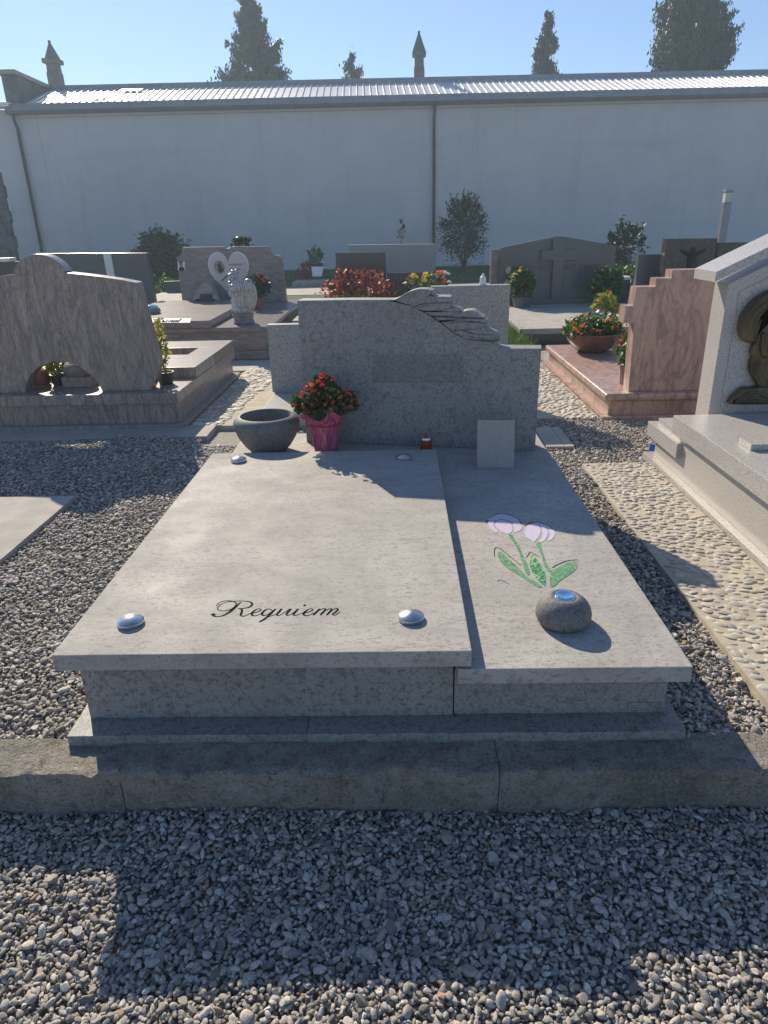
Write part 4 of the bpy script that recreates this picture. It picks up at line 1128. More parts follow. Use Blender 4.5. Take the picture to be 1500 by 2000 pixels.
relief(fig, 'bronze_drapery', [(640,1310),(560,1320),(480,1325),(440,1365),(390,1405),(364,1450),(375,1470),(560,1474),(800,1468),(1000,1470),(1010,1380),(900,1330),(760,1300)], 4.036, 0.057, 0.02)
relief(fig, 'bronze_arm', [(640,850),(665,820),(700,850),(700,930),(690,990),(740,970),(820,900),(850,930),(780,1010),(700,1050),(645,1035),(632,960)], 4.022, 0.05, 0.015)
for path in ([(500, 880), (505, 780), (560, 660), (660, 560), (760, 500)], [(545, 900), (555, 800), (600, 700), (690, 600), (780, 550)], [(470, 800), (490, 700), (560, 600), (650, 520)], [(590, 890), (600, 800), (640, 700)],
             [(600, 1010), (590, 1100), (620, 1210), (690, 1320)], [(650, 1060), (650, 1140), (690, 1240), (760, 1330)], [(730, 1040), (760, 1150), (760, 1290)], [(420, 1440), (500, 1380), (600, 1360), (740, 1400)], [(500, 1450), (580, 1410), (740, 1440)], [(610, 1340), (660, 1390), (744, 1420)]):
    fb = bmesh.new()
    P3 = [Vector((rz_(u, v)[0], 4.034 if v < 950 else 4.048, rz_(u, v)[1])) for u, v in path]
    if path[0][1] > 1330: P3 = [Vector((p.x, 4.038, p.z)) for p in P3]
    C3 = catmull(P3, 6); add_tube(fb, C3, [0.0095*math.sin(math.pi*(0.1+0.8*i/(len(C3)-1))) for i in range(len(C3))], 8)
    obj('robe_fold', fb, M['bronze'], fig, smooth=True)
bb = PZ(1275, 886, 0.14)
bl_ = thing('blue_cap', (bb.x, bb.y, 0.13), 'small bright blue plastic cup on the gravel by the pale grave', 'cup')
t = NT('blue_plastic'); t.color((0.02, 0.10, 0.65)); t.rough(0.35)
obj('cup', lathe([(0, 0.012), (0.022, 0.012), (0.026, 0.06), (0.023, 0.06), (0.02, 0.02), (0, 0.018)], (bb.x, bb.y, 0.125), 20), t.m, bl_, auto=True)
obj('rim', lathe([(0.026, 0.066), (0.030, 0.068), (0.030, 0.074), (0.024, 0.074)], (bb.x, bb.y, 0.12), 20), t.m, bl_, auto=True)

# ================================================================== SECOND ROW (facing the visitor)
# --- heart grave with the angel
g = thing('heart_grave', (-2.5, 10, 0.12), 'grey pink granite grave with a heart shaped plaque on its headstone', 'grave')
H = M['heartstone']
obj('plinth', box(-3.75, -1.50, 8.58, 11.95, 0.10, 0.20, bevel=0.008), H, g)
obj('side_panel', box(-3.66, -1.60, 8.66, 11.85, 0.2005, 0.4295), H, g)
obj('base_slab', box(-3.72, -1.54, 8.60, 11.9, 0.43, 0.49, bevel=0.015, seg=3), H, g)
obj('cover_slab', prism([Vector((-3.70, 8.57, 0.4905)), Vector((-2.26, 8.57, 0.4905)), Vector((-2.26, 11.2, 0.4905)), Vector((-3.70, 11.2, 0.4905))], Vector((0, 0, 0.09)), bevel=0.012, seg=3), H, g)
q = [PZ(288, 621.5, 0.586), PZ(374, 621.5, 0.586), PZ(371, 630, 0.586), PZ(288, 630, 0.586)]
strip = obj('name_strip', prism(q, Vector((0, 0, -0.005))), M['whitemarble'], g)
sc = bmesh.new()
for s in ([(300,623),(304,629.5),(306,624),(312,621.5),(319,622),(306,629)], [(316,628),(320,625),(318,629),(324,628)], [(325,629),(327,625),(330,629),(333,625),(335,629)], [(337,625),(336,629),(341,626),(340,629)], [(344,625),(343,629),(348,626),(347,629),(354,623)]):
    add_tube(sc, [PZ(x, y, 0.588) for x, y in s], 0.007, 5)
obj('script_letters', sc, M['ink'], strip)
yh = 11.5; zb = 0.49
hs = [(345, 590), (345, 503), (349, 501), (354, 495), (356, 483), (436, 482), (439, 486), (447, 486), (450, 482), (524, 481), (528, 490), (536, 498), (549, 501), (558, 590)]
pp = [PY(x, y, yh) for x, y in hs]; pp[0].z = pp[-1].z = zb+0.001; pp[0].x = pp[1].x; pp[-1].x = pp[-2].x+0.03
obj('headstone', prism(pp, Vector((0, 0.14, 0)), bevel=0.006), H, g)
def heart(cx_, cz_, s, y, kz=1.22):
    o = []
    for i in range(48):
        t_ = 2*math.pi*i/48
        o.append(Vector((cx_+s*16*math.sin(t_)**3/16, y, cz_+kz*s*(13*math.cos(t_)-5*math.cos(2*t_)-2*math.cos(3*t_)-math.cos(4*t_))/16)))
    return o
hc = PY(447, 531, yh-0.03)
hpq = obj('heart_plaque', prism(heart(hc.x, hc.z, 0.30, yh-0.03), Vector((0, 0.028, 0)), bevel=0.008, seg=2), m_plain('pinkish_marble', (0.66, 0.57, 0.53), 0.3, 0.08, 5), g)
obj('heart_border', prism(heart(hc.x, hc.z+0.002, 0.322, yh-0.014), Vector((0, 0.0135, 0))), M['whitemarble'], hpq)
pc = PY(428, 522, yh-0.04)
ph = obj('oval_portrait', lathe([(0, 0), (1, 0), (1, 0.4), (0, 0.4)], (0, 0, 0), 28), m_plain('portrait_sepia', (0.36, 0.30, 0.22), 0.3, 0.5, 8), None)
ph.data.transform(Matrix.Translation((pc.x, yh-0.036, pc.z)) @ Matrix.Rotation(math.radians(90), 4, 'X') @ Matrix.Diagonal((0.082, 0.10, 0.01, 1)) )
ph.location = (0, 0, 0); ph.data.transform(Matrix.Translation(-world_off(hpq))); ph.parent = hpq
pdk = bmesh.new(); add_blob(pdk, (pc.x+0.01, yh-0.041, pc.z+0.02), (0.034, 0.003, 0.04), 2); add_blob(pdk, (pc.x+0.02, yh-0.041, pc.z-0.035), (0.05, 0.003, 0.04), 2)
obj('portrait_figure', pdk, m_plain('portrait_dark', (0.06, 0.05, 0.05), 0.4, 0.4, 20), hpq, smooth=True)
lt = bmesh.new()
for (xa, xb, yy) in ((447, 474, 517), (449, 470, 526), (448, 468, 533)):
    a, b = PY(xa, yy, yh-0.034), PY(xb, yy, yh-0.034)
    n = 8
    for i in range(n): add_box(lt, a.x+(b.x-a.x)*i/n, a.x+(b.x-a.x)*(i+0.7)/n, yh-0.034, yh-0.0305, a.z-0.012, a.z+0.012)
stuff(obj('heart_lettering', lt, m_plain('faded_letters', (0.26, 0.22, 0.21), 0.4), hpq))
a, b = PY(434, 548, yh-0.036), PY(444, 538, yh-0.036)
obj('heart_handle', tube([a, b], 0.009, 8), M['bronze'], hpq)
po = [PY(347, 511, yh-0.012), PY(361, 511, yh-0.012), PY(361, 528, yh-0.012), PY(347, 528, yh-0.012)]
pf = obj('photo_frame', prism(po, Vector((0, 0.011, 0))), M['whitemarble'], g)
c = (po[0]+po[2])/2
q = bmesh.new(); add_blob(q, (c.x, yh-0.014, c.z+0.022), (0.028, 0.003, 0.034), 2); obj('portrait_face', q, m_plain('portrait_skin', (0.35, 0.24, 0.18), 0.4), pf, smooth=True)
q = bmesh.new(); add_blob(q, (c.x, yh-0.0135, c.z-0.045), (0.045, 0.003, 0.035), 2); add_blob(q, (c.x, yh-0.0135, c.z+0.05), (0.032, 0.003, 0.02), 2); obj('portrait_clothes', q, m_plain('portrait_black', (0.03, 0.03, 0.03), 0.4), pf, smooth=True)

rk = PZ(401, 589, 0.58)
rock = thing('memorial_rock', (rk.x, 11.0, 0.58), 'rough rounded memorial rock with a dark picture at the heart headstone', 'rock')
q = bmesh.new()
rr = [PY(x, y, 11.0) for x, y in ((377, 592), (379, 578), (384, 568), (392, 557), (399, 553), (407, 556), (415, 566), (421, 578), (425, 592))]
for v in rr: pass
rr[0].z = rr[-1].z = 0.5815
add_prism(q, catmull(rr, 3), Vector((0, 0.2, 0)), bevel=0.03, seg=3)
obj('stone', q, m_plain('rough_pink_rock', (0.42, 0.35, 0.31), 0.85, 0.35, 14, 0.8, 25), rock, auto=True)
q = [PY(391, 574, 10.995), PY(414, 574, 10.995), PY(415, 587, 10.995), PY(390, 587, 10.995)]
obj('dark_picture', prism(q, Vector((0, -0.006, 0))), m_plain('dark_picture', (0.05, 0.05, 0.05), 0.4, 0.8, 25), rock)
lp = PZ(296, 612, 0.582)
sl_ = thing('glass_light', (lp.x, lp.y, 0.581), 'low round grave light with pale blue glass on the heart grave slab', 'grave light')
obj('base', lathe([(0, 0), (0.11, 0), (0.125, 0.03), (0.11, 0.07), (0, 0.075)], (lp.x, lp.y, 0.581), 28), M['pink'], sl_, auto=True)
t = NT('pale_blue_glass'); t.color((0.45, 0.70, 0.75)); t.rough(0.08); t.set(Metallic=0.5)
obj('glass', lathe([(0.10, 0.072), (0.09, 0.095), (0.05, 0.11), (0, 0.112)], (lp.x, lp.y, 0.581), 28), t.m, sl_, smooth=True)

# angel seen from behind, kneeling on a drum
ax, ay, az = -1.93, 8.95, 0.491
ang = thing('angel_statue', (ax, ay, az), 'silvery kneeling angel statue with folded wings seen from behind', 'statue')
M['silver'] = m_plain('silvered_resin', (0.42, 0.43, 0.44), 0.34, 0.3, 40, 0.5, 90, metal=0.45)
obj('drum', lathe([(0, 0), (0.13, 0), (0.135, 0.02), (0.12, 0.04), (0.125, 0.09), (0.14, 0.11), (0.13, 0.125), (0, 0.13)], (ax, ay, az), 28), M['heartstone'], ang, auto=True)
bd = bmesh.new()
add_lathe(bd, [(0, 0), (0.12, 0), (0.135, 0.04), (0.115, 0.14), (0.09, 0.24), (0.085, 0.31), (0.06, 0.35), (0.0, 0.37)], (ax-0.01, ay, az+0.12), 24, sx=1.0, sy=0.85)
for (dx, dy, dz, r) in ((-0.075, 0.03, 0.49, (0.05, 0.055, 0.06)), (-0.05, 0.02, 0.44, (0.04, 0.04, 0.05)), (-0.11, 0.05, 0.35, (0.04, 0.04, 0.05)), (-0.12, 0.04, 0.28, (0.05, 0.04, 0.04)), (-0.06, 0.05, 0.2, (0.09, 0.1, 0.06)), (-0.085, 0.06, 0.1, (0.07, 0.08, 0.05))):
    add_blob(bd, (ax+dx, ay+dy, az+0.07+dz), r, 3)
b_ = obj('body', bd, M['silver'], ang, smooth=True)
md = b_.modifiers.new('merge', 'REMESH'); md.mode = 'VOXEL'; md.voxel_size = 0.008; md.use_smooth_shade = True
hair = bmesh.new()
for k in range(16): add_blob(hair, (ax-0.075+RNG.gauss(0, .028), ay-0.01+RNG.gauss(0, .02), az+0.565+RNG.gauss(0, .028)), (0.025, 0.025, 0.022), 2)
obj('hair', hair, M['silver'], ang, smooth=True)
for s, dx, ztop, zbot in ((-1, 0.015, 0.52, 0.15), (1, 0.125, 0.53, 0.13)):
    wb = bmesh.new()
    def wpt(f, v):
        """f across the wing (-1 body side .. 1 outer side), v from shoulder 0 to tip 1"""
        half = 0.058*(0.55+0.75*math.sin(math.pi*min(1, 0.18+0.62*v)))*(1-0.55*max(0, v-0.45)/0.55)
        x = ax+dx+s*(f*half + 0.012*math.sin(math.pi*v))
        z = az+ztop-0.035*f*f*(1-v)-(ztop-zbot)*v*(1-0.06*abs(f))
        y = ay-0.105-0.045*math.sin(math.pi*(0.15+0.7*v))*(1-0.5*f*f)
        return Vector((x, y, z))
    for k in range(7):                                     # long flight feathers
        f = -1+2*k/6
        add_tube(wb, catmull([wpt(f, v) for v in (0.12, 0.35, 0.6, 0.82, 1.0-0.05*abs(f))], 4), [0.013]*9+[0.0125, 0.012, 0.0115, 0.011, 0.010, 0.008, 0.006, 0.003], 8)
    for row, (v0, v1, nn) in enumerate(((0.10, 0.50, 6), (0.06, 0.36, 6), (0.02, 0.22, 5))):   # rows of coverts
        for k in range(nn):
            f = -0.92+1.84*k/(nn-1)
            pth = [wpt(f, v0+(v1-v0)*q_)-Vector((0, 0.010*(row+1), 0)) for q_ in (0, 0.33, 0.66, 1.0)]
            add_tube(wb, catmull(pth, 3), [0.012, 0.0135, 0.0145, 0.015, 0.015, 0.0145, 0.0135, 0.012, 0.009, 0.004], 8)
    add_blob(wb, wpt(0, 0.05)+Vector((0, 0.005, -0.005)), (0.05, 0.035, 0.035), 3)
    w_ = obj('wing', wb, M['silver'], ang, smooth=True)
pot_plant('potted_plant', (-2.05, 10.6, 0.49), 'potted plant with one red flower before the heart plaque', 'potted plant', 0.09, 0.16, M['terracotta'], 0.20, 0.30, M['darkleaf'], 260, 0.05, M['redpetal'], 4, 0.035)

# --- dark twin headstone at the far left
g = thing('dark_double_grave', (-5, 11, 0.12), 'wide dark grey headstone with a white vertical band at far left', 'grave')
a, b = PY(70, 495, 11.9), PY(286, 494, 11.9)
obj('headstone', prism([Vector((a.x, 11.9, 0.3)), Vector((b.x+0.02, 11.9, 0.3)), b, a], Vector((0, 0.14, 0)), bevel=0.005), M['darkgranite'], g)
a, b = PY(201, 495.5, 11.885), PY(216, 495.5, 11.885)
obj('white_band', prism([Vector((a.x+0.02, 11.885, 0.3)), Vector((b.x+0.02, 11.885, 0.3)), b, a], Vector((0, 0.014, 0))), M['whitemarble'], g)
obj('cover_slab', box(-6.0, -4.05, 8.9, 11.88, 0.10, 0.34, bevel=0.01), M['darkgranite'], g)
g = thing('light_slab_grave', (-3.9, 12.8, 0.12), 'pale flat slab grave glimpsed left of the heart headstone', 'grave')
obj('cover_slab', box(-4.9, -3.85, 12.0, 15.0, 0.11, 0.40, bevel=0.01), M['greyconc'], g)
obj('headstone', box(-4.8, -3.95, 14.98, 15.1, 0.4005, 0.62, bevel=0.008), M['darkgranite'], g)
g = thing('edge_grave', (-7.1, 11, 0.12), 'dark headstone with pale top cut by the left picture edge', 'grave')
obj('headstone', box(-8.3, -6.15, 11.95, 12.1, 0.1, 1.18, bevel=0.006), M['blackgranite'], g)
obj('top_stone', box(-8.35, -6.3, 11.9, 12.15, 1.181, 1.24, bevel=0.01), M['whitemarble'], g)

# --- dark cross grave
g = thing('cross_grave', (2.6, 10.6, 0.12), 'dark grey gabled headstone with a large cross and flat slab', 'grave')
D = M['darkgranite']
obj('base', box(1.66, 3.62, 9.20, 12.3, 0.10, 0.2495), M['blackgranite'], g)
obj('cover_slab', box(1.56, 3.7, 9.12, 11.85, 0.25, 0.32, bevel=0.006), M['greyconc'], g)
pp = [PY(978, 484, 12.0), PY(1085, 462, 12.0), PY(1102, 462, 12.0), PY(1203, 480, 12.0)]
obj('headstone', prism([Vector((pp[0].x-0.02, 12.0, 0.25))]+pp+[Vector((pp[-1].x+0.02, 12.0, 0.25))], Vector((0, 0.16, 0)), bevel=0.004), D, g)
obj('ledge', box(1.7, 3.6, 11.86, 11.99, 0.2505, 0.40, bevel=0.006), D, g)
cm = PY(1094, 500, 11.96)
cr = bmesh.new()
def crx(px, py): return PY(px, py, 11.925)
cro = [crx(1080, 467), crx(1106, 467), crx(1104, 487), crx(1128, 487), crx(1127, 509), crx(1102, 509), crx(1096, 588), crx(1076, 588), crx(1081, 509), crx(1057, 510), crx(1058, 489), crx(1080, 488)]
obj('cross', prism(cro, Vector((0, 0.074, 0)), bevel=0.008), D, g)
a = PY(961, 488, 12.1); b = PY(976, 488, 12.1)
obj('side_fin', box(a.x, b.x, 12.17, 12.3, 0.25, a.z, bevel=0.004), M['heartstone'], g)
for (xa, xb, ya, yb_) in ((985, 1000, 518, 541), (1176, 1193, 515, 538), (983, 998, 549, 562)):
    o4 = [PY(xa, ya, 11.99), PY(xb, ya, 11.99), PY(xb, yb_, 11.99), PY(xa, yb_, 11.99)]
    f_ = obj('portrait', prism(o4, Vector((0, 0.008, 0))), m_plain('portrait_brown', (0.22, 0.10, 0.07), 0.35, 0.4, 12), g)
    c = (o4[0]+o4[2])/2; q = bmesh.new(); add_blob(q, (c.x, 11.987, c.z+0.015), (0.045, 0.004, 0.06), 2); obj('portrait_face', q, m_plain('portrait_pale', (0.55, 0.42, 0.34), 0.4), f_, smooth=True)
lt = bmesh.new()
for (xa, xb, yy, n) in ((1005, 1046, 523, 8), (1052, 1076, 523, 5), (1104, 1128, 522, 5), (1132, 1172, 523, 7)):
    a, b = PY(xa, yy, 11.994), PY(xb, yy, 11.994)
    for i in range(n):
        u0, u1 = a.x+(b.x-a.x)*i/n, a.x+(b.x-a.x)*(i+0.68)/n
        add_box(lt, u0, u0+0.012, 11.992, 11.999, a.z-0.04, a.z+0.04); add_box(lt, u0+0.0125, u1, 11.992, 11.999, a.z+(0.026 if i % 2 else -0.04), a.z+(0.04 if i % 2 else -0.026)); 
stuff(obj('worn_lettering', lt, m_plain('copper_letters', (0.16, 0.08, 0.05), 0.4), g))
pot_plant('potted_plant', (1.98, 11.55, 0.32), 'yellow green plant in a low pot left of the dark cross', 'potted plant', 0.17, 0.16, D, 0.21, 0.42, M['midleaf'], 420, 0.05, M['yellowpetal'], 8, 0.03)
pot_plant('potted_plant', (3.28, 11.5, 0.32), 'bushy green plant right of the dark cross', 'potted plant', 0.15, 0.12, D, 0.27, 0.44, M['midleaf'], 520, 0.05, M['yellowpetal'], 5, 0.03)

# --- brown graves to the right
def wrap_head(x0p, x1p, yp, Y, zb_, th_, mat, parent, nm='headstone'):
    a, b = PY(x0p, yp, Y), PY(x1p, yp-0.012*(x1p-x0p), Y)
    return obj(nm, prism([Vector((a.x, Y, zb_)), Vector((b.x, Y, zb_)), b, a], Vector((0, th_, 0)), bevel=0.005), mat, parent)
g = thing('crucifix_grave', (4.7, 11.5, 0.12), 'dark brown headstone with a crucifix relief right of the cross grave', 'grave')
wrap_head(1303, 1402, 466.5, 12.1, 0.12, 0.2, M['brownstone'], g)
q = bmesh.new()
def bx(px, py): p = PY(px, py, 12.085); return (p.x, 12.085, p.z)
add_tube(q, [bx(1330, 488), bx(1345, 497), bx(1352, 500), bx(1360, 497), bx(1378, 488)], [0.02, 0.03, 0.035, 0.03, 0.02], 8)
add_tube(q, [bx(1352, 493), bx(1351, 510), bx(1352, 530), bx(1350, 552)], [0.05, 0.075, 0.06, 0.035], 10); add_blob(q, bx(1354, 489), (0.04, 0.03, 0.05), 2)
obj('crucifix', q, m_plain('dark_bronze', (0.03, 0.027, 0.03), 0.45, 0.3, 20, metal=0.4), g, smooth=True)
obj('cover_slab', box(4.15, 5.2, 9.4, 12.09, 0.10, 0.3, bevel=0.01), M['brownstone'], g)
g = thing('photo_grave', (5.7, 11.5, 0.12), 'dark brown headstone with two small white framed photographs', 'grave')
wrap_head(1403, 1530, 474, 12.15, 0.12, 0.16, M['brownstone'], g)
for xa in (1451, 1466):
    o4 = [PY(xa, 488, 12.14), PY(xa+13, 488, 12.14), PY(xa+13, 502, 12.14), PY(xa, 502, 12.14)]
    f_ = obj('photo_frame', prism(o4, Vector((0, 0.009, 0))), M['whitemarble'], g)
    c = (o4[0]+o4[2])/2; q = bmesh.new(); add_blob(q, (c.x, 12.138, c.z), (0.035, 0.004, 0.045), 2); obj('portrait_face', q, m_plain('portrait_grey', (0.10, 0.09, 0.09), 0.4), f_, smooth=True)
obj('cover_slab', box(5.25, 6.6, 9.4, 12.14, 0.10, 0.3, bevel=0.01), M['brownstone'], g)
g = thing('low_dark_grave', (4.1, 12.6, 0.12), 'plain low dark headstone left of the crucifix headstone', 'grave')
wrap_head(1248, 1306, 497, 12.6, 0.12, 0.14, M['darkgranite'], g); obj('cover_slab', box(3.95, 4.7, 10.6, 12.59, 0.1, 0.25, bevel=0.01), M['darkgranite'], g)
pz_ = PZ(1216, 562, 0.13)
g = thing('round_tub', (3.75, 12.5, 0.12), 'dark round tub with a white rim beside the cross grave', 'tub')
obj('tub', lathe([(0, 0), (0.18, 0), (0.21, 0.2), (0.21, 0.52), (0, 0.52)], (3.75, 12.5, 0.12), 28), M['blackgranite'], g, auto=True)
obj('white_top', lathe([(0, 0.521), (0.215, 0.521), (0.22, 0.54), (0.20, 0.565), (0, 0.57)], (3.75, 12.5, 0.12), 28), M['whitemarble'], g, auto=True)

# --- graves in the far row
g = thing('far_dark_grave', (-0.1, 14.6, 0.12), 'far dark granite headstone with a lower dark block beside it', 'grave')
wrap_head(655, 753, 494, 14.3, 0.12, 0.2, M['blackgranite'], g)
wrap_head(756, 876, 533, 14.2, 0.12, 0.25, M['blackgranite'], g, 'side_block')
g = thing('far_pale_grave', (-0.1, 16, 0.12), 'wide pale grey headstone standing behind the far dark one', 'grave')
wrap_head(680, 851, 478.5, 15.8, 0.12, 0.2, M['speckled'], g); obj('base', box(-1.3, 1.0, 15.2, 16.2, 0.1, 0.28, bevel=0.01), M['greyconc'], g)
g = thing('far_flat_grave', (-1.2, 11.3, 0.12), 'pale flat slab behind the left end of the winged headstone', 'grave')
p = PZ(590, 571, 0.42)
obj('cover_slab', box(-1.42, -0.95, 9.6, 12.4, 0.36, 0.43, bevel=0.006), M['greyconc'], g); obj('base', box(-1.36, -0.99, 9.7, 12.3, 0.1, 0.3595), M['blackgranite'], g)
g = thing('low_white_grave', (-2.2, 20, 0.12), 'small white book shaped stone among far plants by the wall', 'grave')
p = PY(620, 534, 20.0)
obj('stone', prism([PY(610, 540, 20), PY(628, 540, 20), PY(632, 521, 20.15), PY(608, 521, 20.15)], Vector((0, 0.12, 0)), bevel=0.008), M['whitemarble'], g)
obj('base', box(PY(575, 540, 20).x, PY(632, 540, 20).x, 19.4, 20.4, 0.1, 0.22, bevel=0.01), M['greyconc'], g)

# --- bollard light
g = thing('bollard_light', (PY(1410, 470, 15.5).x, 15.5, 0.11), 'tall square grey bollard light against the wall at right', 'lamp')
c = PY(1423, 371, 15.5); bxx = c.x
obj('post', box(bxx-0.075, bxx+0.075, 15.43, 15.57, 0.11, c.z-0.22, bevel=0.008), M['zinc'], g)
obj('lens', box(bxx-0.068, bxx+0.068, 15.437, 15.563, c.z-0.2195, c.z-0.0505), m_plain('frosted_glass', (0.55, 0.52, 0.48), 0.3, 0.1), g)
obj('cap', box(bxx-0.078, bxx+0.078, 15.427, 15.573, c.z-0.05, c.z, bevel=0.008), M['zinc'], g)

# ================================================================== SHRUBS AND TREES
def shrub(name, c, r, n, lsize, mat, label, cat='shrub', spikes=0, stem_h=0.0, zmin=-0.8, inner=0.35, nclump=60):
    x, y, z = c
    th = thing(name, (x, y, z), label, cat)
    c0 = (x, y, z+stem_h+r[2]*0.8)
    per = max(1, n//nclump)
    CC = ellipsoid_pts(c0, r, nclump, inner, zmin)
    P = np.repeat(CC, per, axis=0)+NPR.normal(size=(nclump*per, 3))*np.array(r)*0.14
    if spikes:
        for k in range(spikes):
            v = rand_unit(1)[0]; v[2] = abs(v[2])+0.25; v /= np.linalg.norm(v)
            t_ = NPR.uniform(0.75, 1.0, 26)+NPR.rand()*0.35*np.linspace(0, 1, 26)
            P = np.concatenate([P, np.array(c0)+v*np.array(r)*t_[:, None]+NPR.normal(size=(26, 3))*0.015])
    V, F = leaf_quads(P, lsize, 0.4, 0.4, curl=0.1)
    mesh_np('crown', V, F, mat, th)
    s = bmesh.new()
    for k in range(6 if stem_h > 0 else 5):
        e = CC[RNG.randrange(len(CC))]
        add_tube(s, [(x+RNG.gauss(0, .03), y+RNG.gauss(0, .03), z), (x+(e[0]-x)*0.25, y+(e[1]-y)*0.25, z+stem_h*0.9+0.1*r[2]), tuple(e)], [0.05*r[0], 0.035*r[0], 0.012*r[0]], 6)
    obj('trunk', s, M['bark'], th)
    return th
p = PY(315, 480, 22); shrub('round_shrub', (p.x, 22, 0.1), (0.78, 0.78, 0.80), 5200, 0.06, M['darkleaf'], 'large round dark green shrub against the wall at left', spikes=16, nclump=240, inner=0.5)
p = PY(470, 470, 15); shrub('leafy_shrub', (p.x, 15, 0.1), (0.24, 0.24, 0.26), 420, 0.05, M['darkleaf'], 'small dark leafy shrub peeping over the heart headstone', spikes=4, stem_h=0.85)
p = PY(906, 440, 23.5); shrub('olive_tree', (p.x, 23.5, 0.1), (0.72, 0.72, 1.02), 4800, 0.042, M['midleaf'] if False else M['darkleaf'], 'small airy round tree by the downpipe', 'tree', spikes=80, stem_h=0.35, inner=0.2, nclump=150)
p = PY(1222, 470, 17); shrub('dark_shrub', (p.x, 17, 0.1), (0.38, 0.36, 0.58), 900, 0.055, M['darkleaf'], 'dark reddish shrub behind the cross grave', spikes=9, stem_h=0.40, inner=0.2, nclump=60)
p = PY(700, 555, 13.0); shrub('red_shrub', (p.x, 13.0, 0.1), (0.60, 0.40, 0.42), 1700, 0.05, M['redleaf'], 'low red leaved shrub behind the winged headstone', spikes=16, nclump=110, inner=0.4)
p = PY(700, 575, 12.6); shrub('ochre_plants', (p.x, 12.55, 0.1), (0.40, 0.22, 0.24), 700, 0.035, M['yellowleaf'], 'low ochre and yellow plants in front of the red shrub', 'plant', spikes=6)
p = PY(597, 512, 20.6); shrub('autumn_shrub', (p.x, 20.6, 0.1), (0.22, 0.2, 0.34), 360, 0.05, M['redleaf'], 'small rusty red shrub left of the white stone', spikes=3)
p = PY(616, 505, 21.2); shrub('pale_shrub', (p.x, 21.2, 0.1), (0.20, 0.2, 0.40), 330, 0.055, M['midleaf'], 'slim pale green shrub by the wall behind the white stone', spikes=5, stem_h=0.25)
p = PY(783, 460, 17.5); q_ = shrub('bare_plant', (p.x, 17.5, 0.1), (0.10, 0.08, 0.22), 60, 0.03, M['darkleaf'], 'thin bare upright plant above the far pale headstone', 'plant', spikes=2, stem_h=1.15, nclump=12)
p = PY(1235, 520, 15); shrub('green_hedge', (p.x, 15, 0.1), (0.5, 0.3, 0.36), 900, 0.05, M['midleaf'], 'low green bush with white flowers behind the round tub', spikes=3)
p = PY(335, 540, 17); shrub('grass_bush', (p.x, 16.4, 0.1), (0.5, 0.3, 0.28), 800, 0.05, M['midleaf'], 'low green bush between the dark and the heart headstones', spikes=3)
# far flowers
def flowers(name, px, py, Y, z, label, cols, r, n):
    p = PY(px, py, Y); th = thing(name, (p.x, Y, z), label, 'flowers')
    obj('vase', lathe([(0, 0), (r*0.35, 0), (r*0.5, p.z-z-r*0.5), (0, p.z-z-r*0.5)], (p.x, Y, z+0.001), 16), M['blackpot'], th, auto=True)
    C = ellipsoid_pts((p.x, Y, p.z), (r, r*0.8, r), 160, 0.4); V, F = leaf_quads(C, r*0.22, 0.45); mesh_np('foliage', V, F, M['midleaf'], th)
    for i, mt in enumerate(cols):
        bouquet(th, 'blossom', mt, [q for q in ellipsoid_pts((p.x+(i-0.5)*r*0.5, Y-0.02, p.z+0.2*r), (r*0.8, r*0.8, r*0.9), n, 0.75, -0.3)], r*0.26, 12)
flowers('yellow_bouquet', 848, 553, 13.4, 0.3, 'pale yellow and rust bouquet above the carved wing', [M['yellowpetal'], M['orangepetal'], M['whitepetal']], 0.20, 8)
flowers('red_bouquet', 805, 556, 13.5, 0.3, 'small red and yellow bouquet left of the pale yellow one', [M['redpetal'], M['yellowpetal']], 0.16, 5)

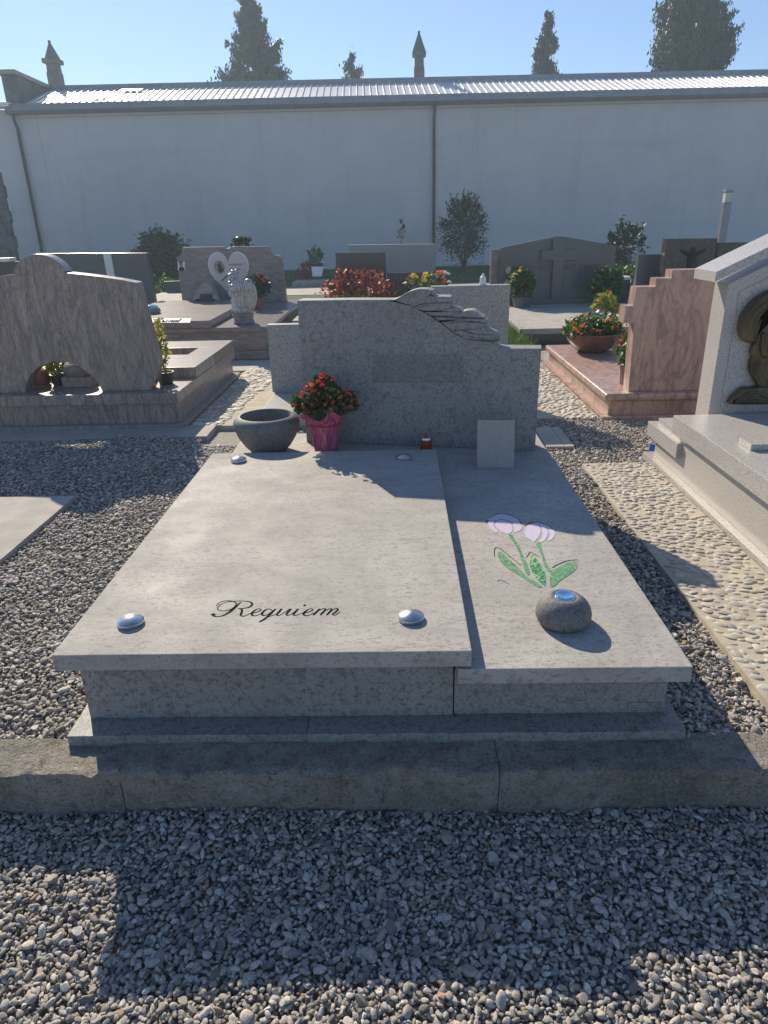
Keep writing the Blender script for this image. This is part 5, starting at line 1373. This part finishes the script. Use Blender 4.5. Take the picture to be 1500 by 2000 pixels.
def conifer(name, px_top, py_top, px_l, px_r, py_b, Y, label, shape, n, lsize, mat, dens_gap=0.0, nl=1):
    l, r_, t_ = PY(px_l, py_b, Y), PY(px_r, py_b, Y), PY(px_top, py_top, Y)
    xb = (l.x+r_.x)/2; rb_ = (r_.x-l.x)/2; H_ = t_.z
    th = thing(name, (xb, Y, 0.0), label, 'tree')
    zb_ = l.z
    def rad(z):
        f = (H_-z)/(H_-zb_)
        return rb_*shape(min(max(f, 0), 1.6))
    obj('trunk', tube([(xb, Y, 0), (xb+0.1, Y, zb_*0.5), ((xb+t_.x)/2, Y, (zb_+H_)/2), (t_.x, Y, H_-0.1)], [0.32, 0.26, 0.12, 0.03], 8), M['bark'], th)
    P = []; lim = bmesh.new()
    zlow = zb_-2.0
    nb = max(10, n//170)
    for i_ in range(nb):
        z = zlow+(H_-zlow)*((i_+NPR.rand())/nb)**0.92
        a = NPR.rand()*6.283; L_ = rad(z)*(0.55+0.55*NPR.rand())
        k = (z-zb_)/(H_-zb_); cxz = xb+(t_.x-xb)*max(0, k)
        if RNG.random() < dens_gap: continue
        base = np.array([cxz, Y, z-0.30*L_]); tip = np.array([cxz+math.cos(a)*L_, Y+math.sin(a)*L_, z+0.18*L_])
        m_ = int(170*(0.5+0.7*L_/rb_))
        u = NPR.beta(2.2, 1.3, m_)[:, None]
        sag = np.zeros((m_, 3)); sag[:, 2] = -0.12*L_*np.sin(u[:, 0]*3.1416)
        P.append(base+(tip-base)*u+sag+NPR.normal(size=(m_, 3))*np.array([0.10, 0.10, 0.13])*(0.55+0.5*L_/rb_))
        if RNG.random() < 0.3: add_tube(lim, [tuple(base), tuple((base+tip)/2), tuple(tip)], [0.05, 0.035, 0.012], 5)
    obj('limbs', lim, M['bark'], th)
    P = np.concatenate(P)
    V, F = leaf_quads(P, lsize, 0.42, 0.4, updir=(0, 0, 1))
    mesh_np('crown', V, F, mat, th)
    return th
M['conifer'] = m_leaf('conifer_needles', (0.018, 0.032, 0.018), (0.035, 0.055, 0.028), (0.05, 0.08, 0.04), trans=0.0)
conifer('cedar_tree', 482, -18, 440, 566, 155, 46, 'tall pointed dark conifer rising behind the roof at left', lambda f: 0.16+1.05*f**1.1, 27000, 0.10, M['conifer'], 0.03)
conifer('young_conifer', 688, 110, 670, 707, 155, 48, 'small sparse conifer just above the roof ridge', lambda f: 0.7+0.35*min(1, f*1.4), 3200, 0.085, M['conifer'], 0.1)
conifer('slim_cypress', 1072, 28, 1040, 1094, 148, 46, 'slim cypress with airy foliage right of the middle finial', lambda f: 0.26+0.85*f, 11000, 0.085, M['conifer'], 0.04)
conifer('broad_conifer', 1352, -70, 1276, 1432, 140, 44, 'broad dense conifer rising behind the roof at right', lambda f: 0.35+0.75*min(1, f*1.5)-0.12*f, 62000, 0.10, M['conifer'], 0.0)

# ================================================================== AIR
hz = bmesh.new(); add_box(hz, -75, 75, -9, 72, -1.1, 18.5)  # added air volume; its scatter imitates a lens flare veil over far things
t = NT('pale_air')
for n_ in list(t.t.nodes):
    if n_.type == 'BSDF_PRINCIPLED': t.t.nodes.remove(n_)
pv = t.t.nodes.new('ShaderNodeVolumePrincipled')
pv.inputs['Color'].default_value = (0.66, 0.84, 1.0, 1)
pv.inputs['Density'].default_value = 0.0030
pv.inputs['Anisotropy'].default_value = 0.3
t.t.links.new(pv.outputs['Volume'], t.t.nodes['Material Output'].inputs['Volume'])
haze = obj('haze', hz, t.m); stuff(haze, 'thin pale haze added over the cemetery to veil the far wall and trees')
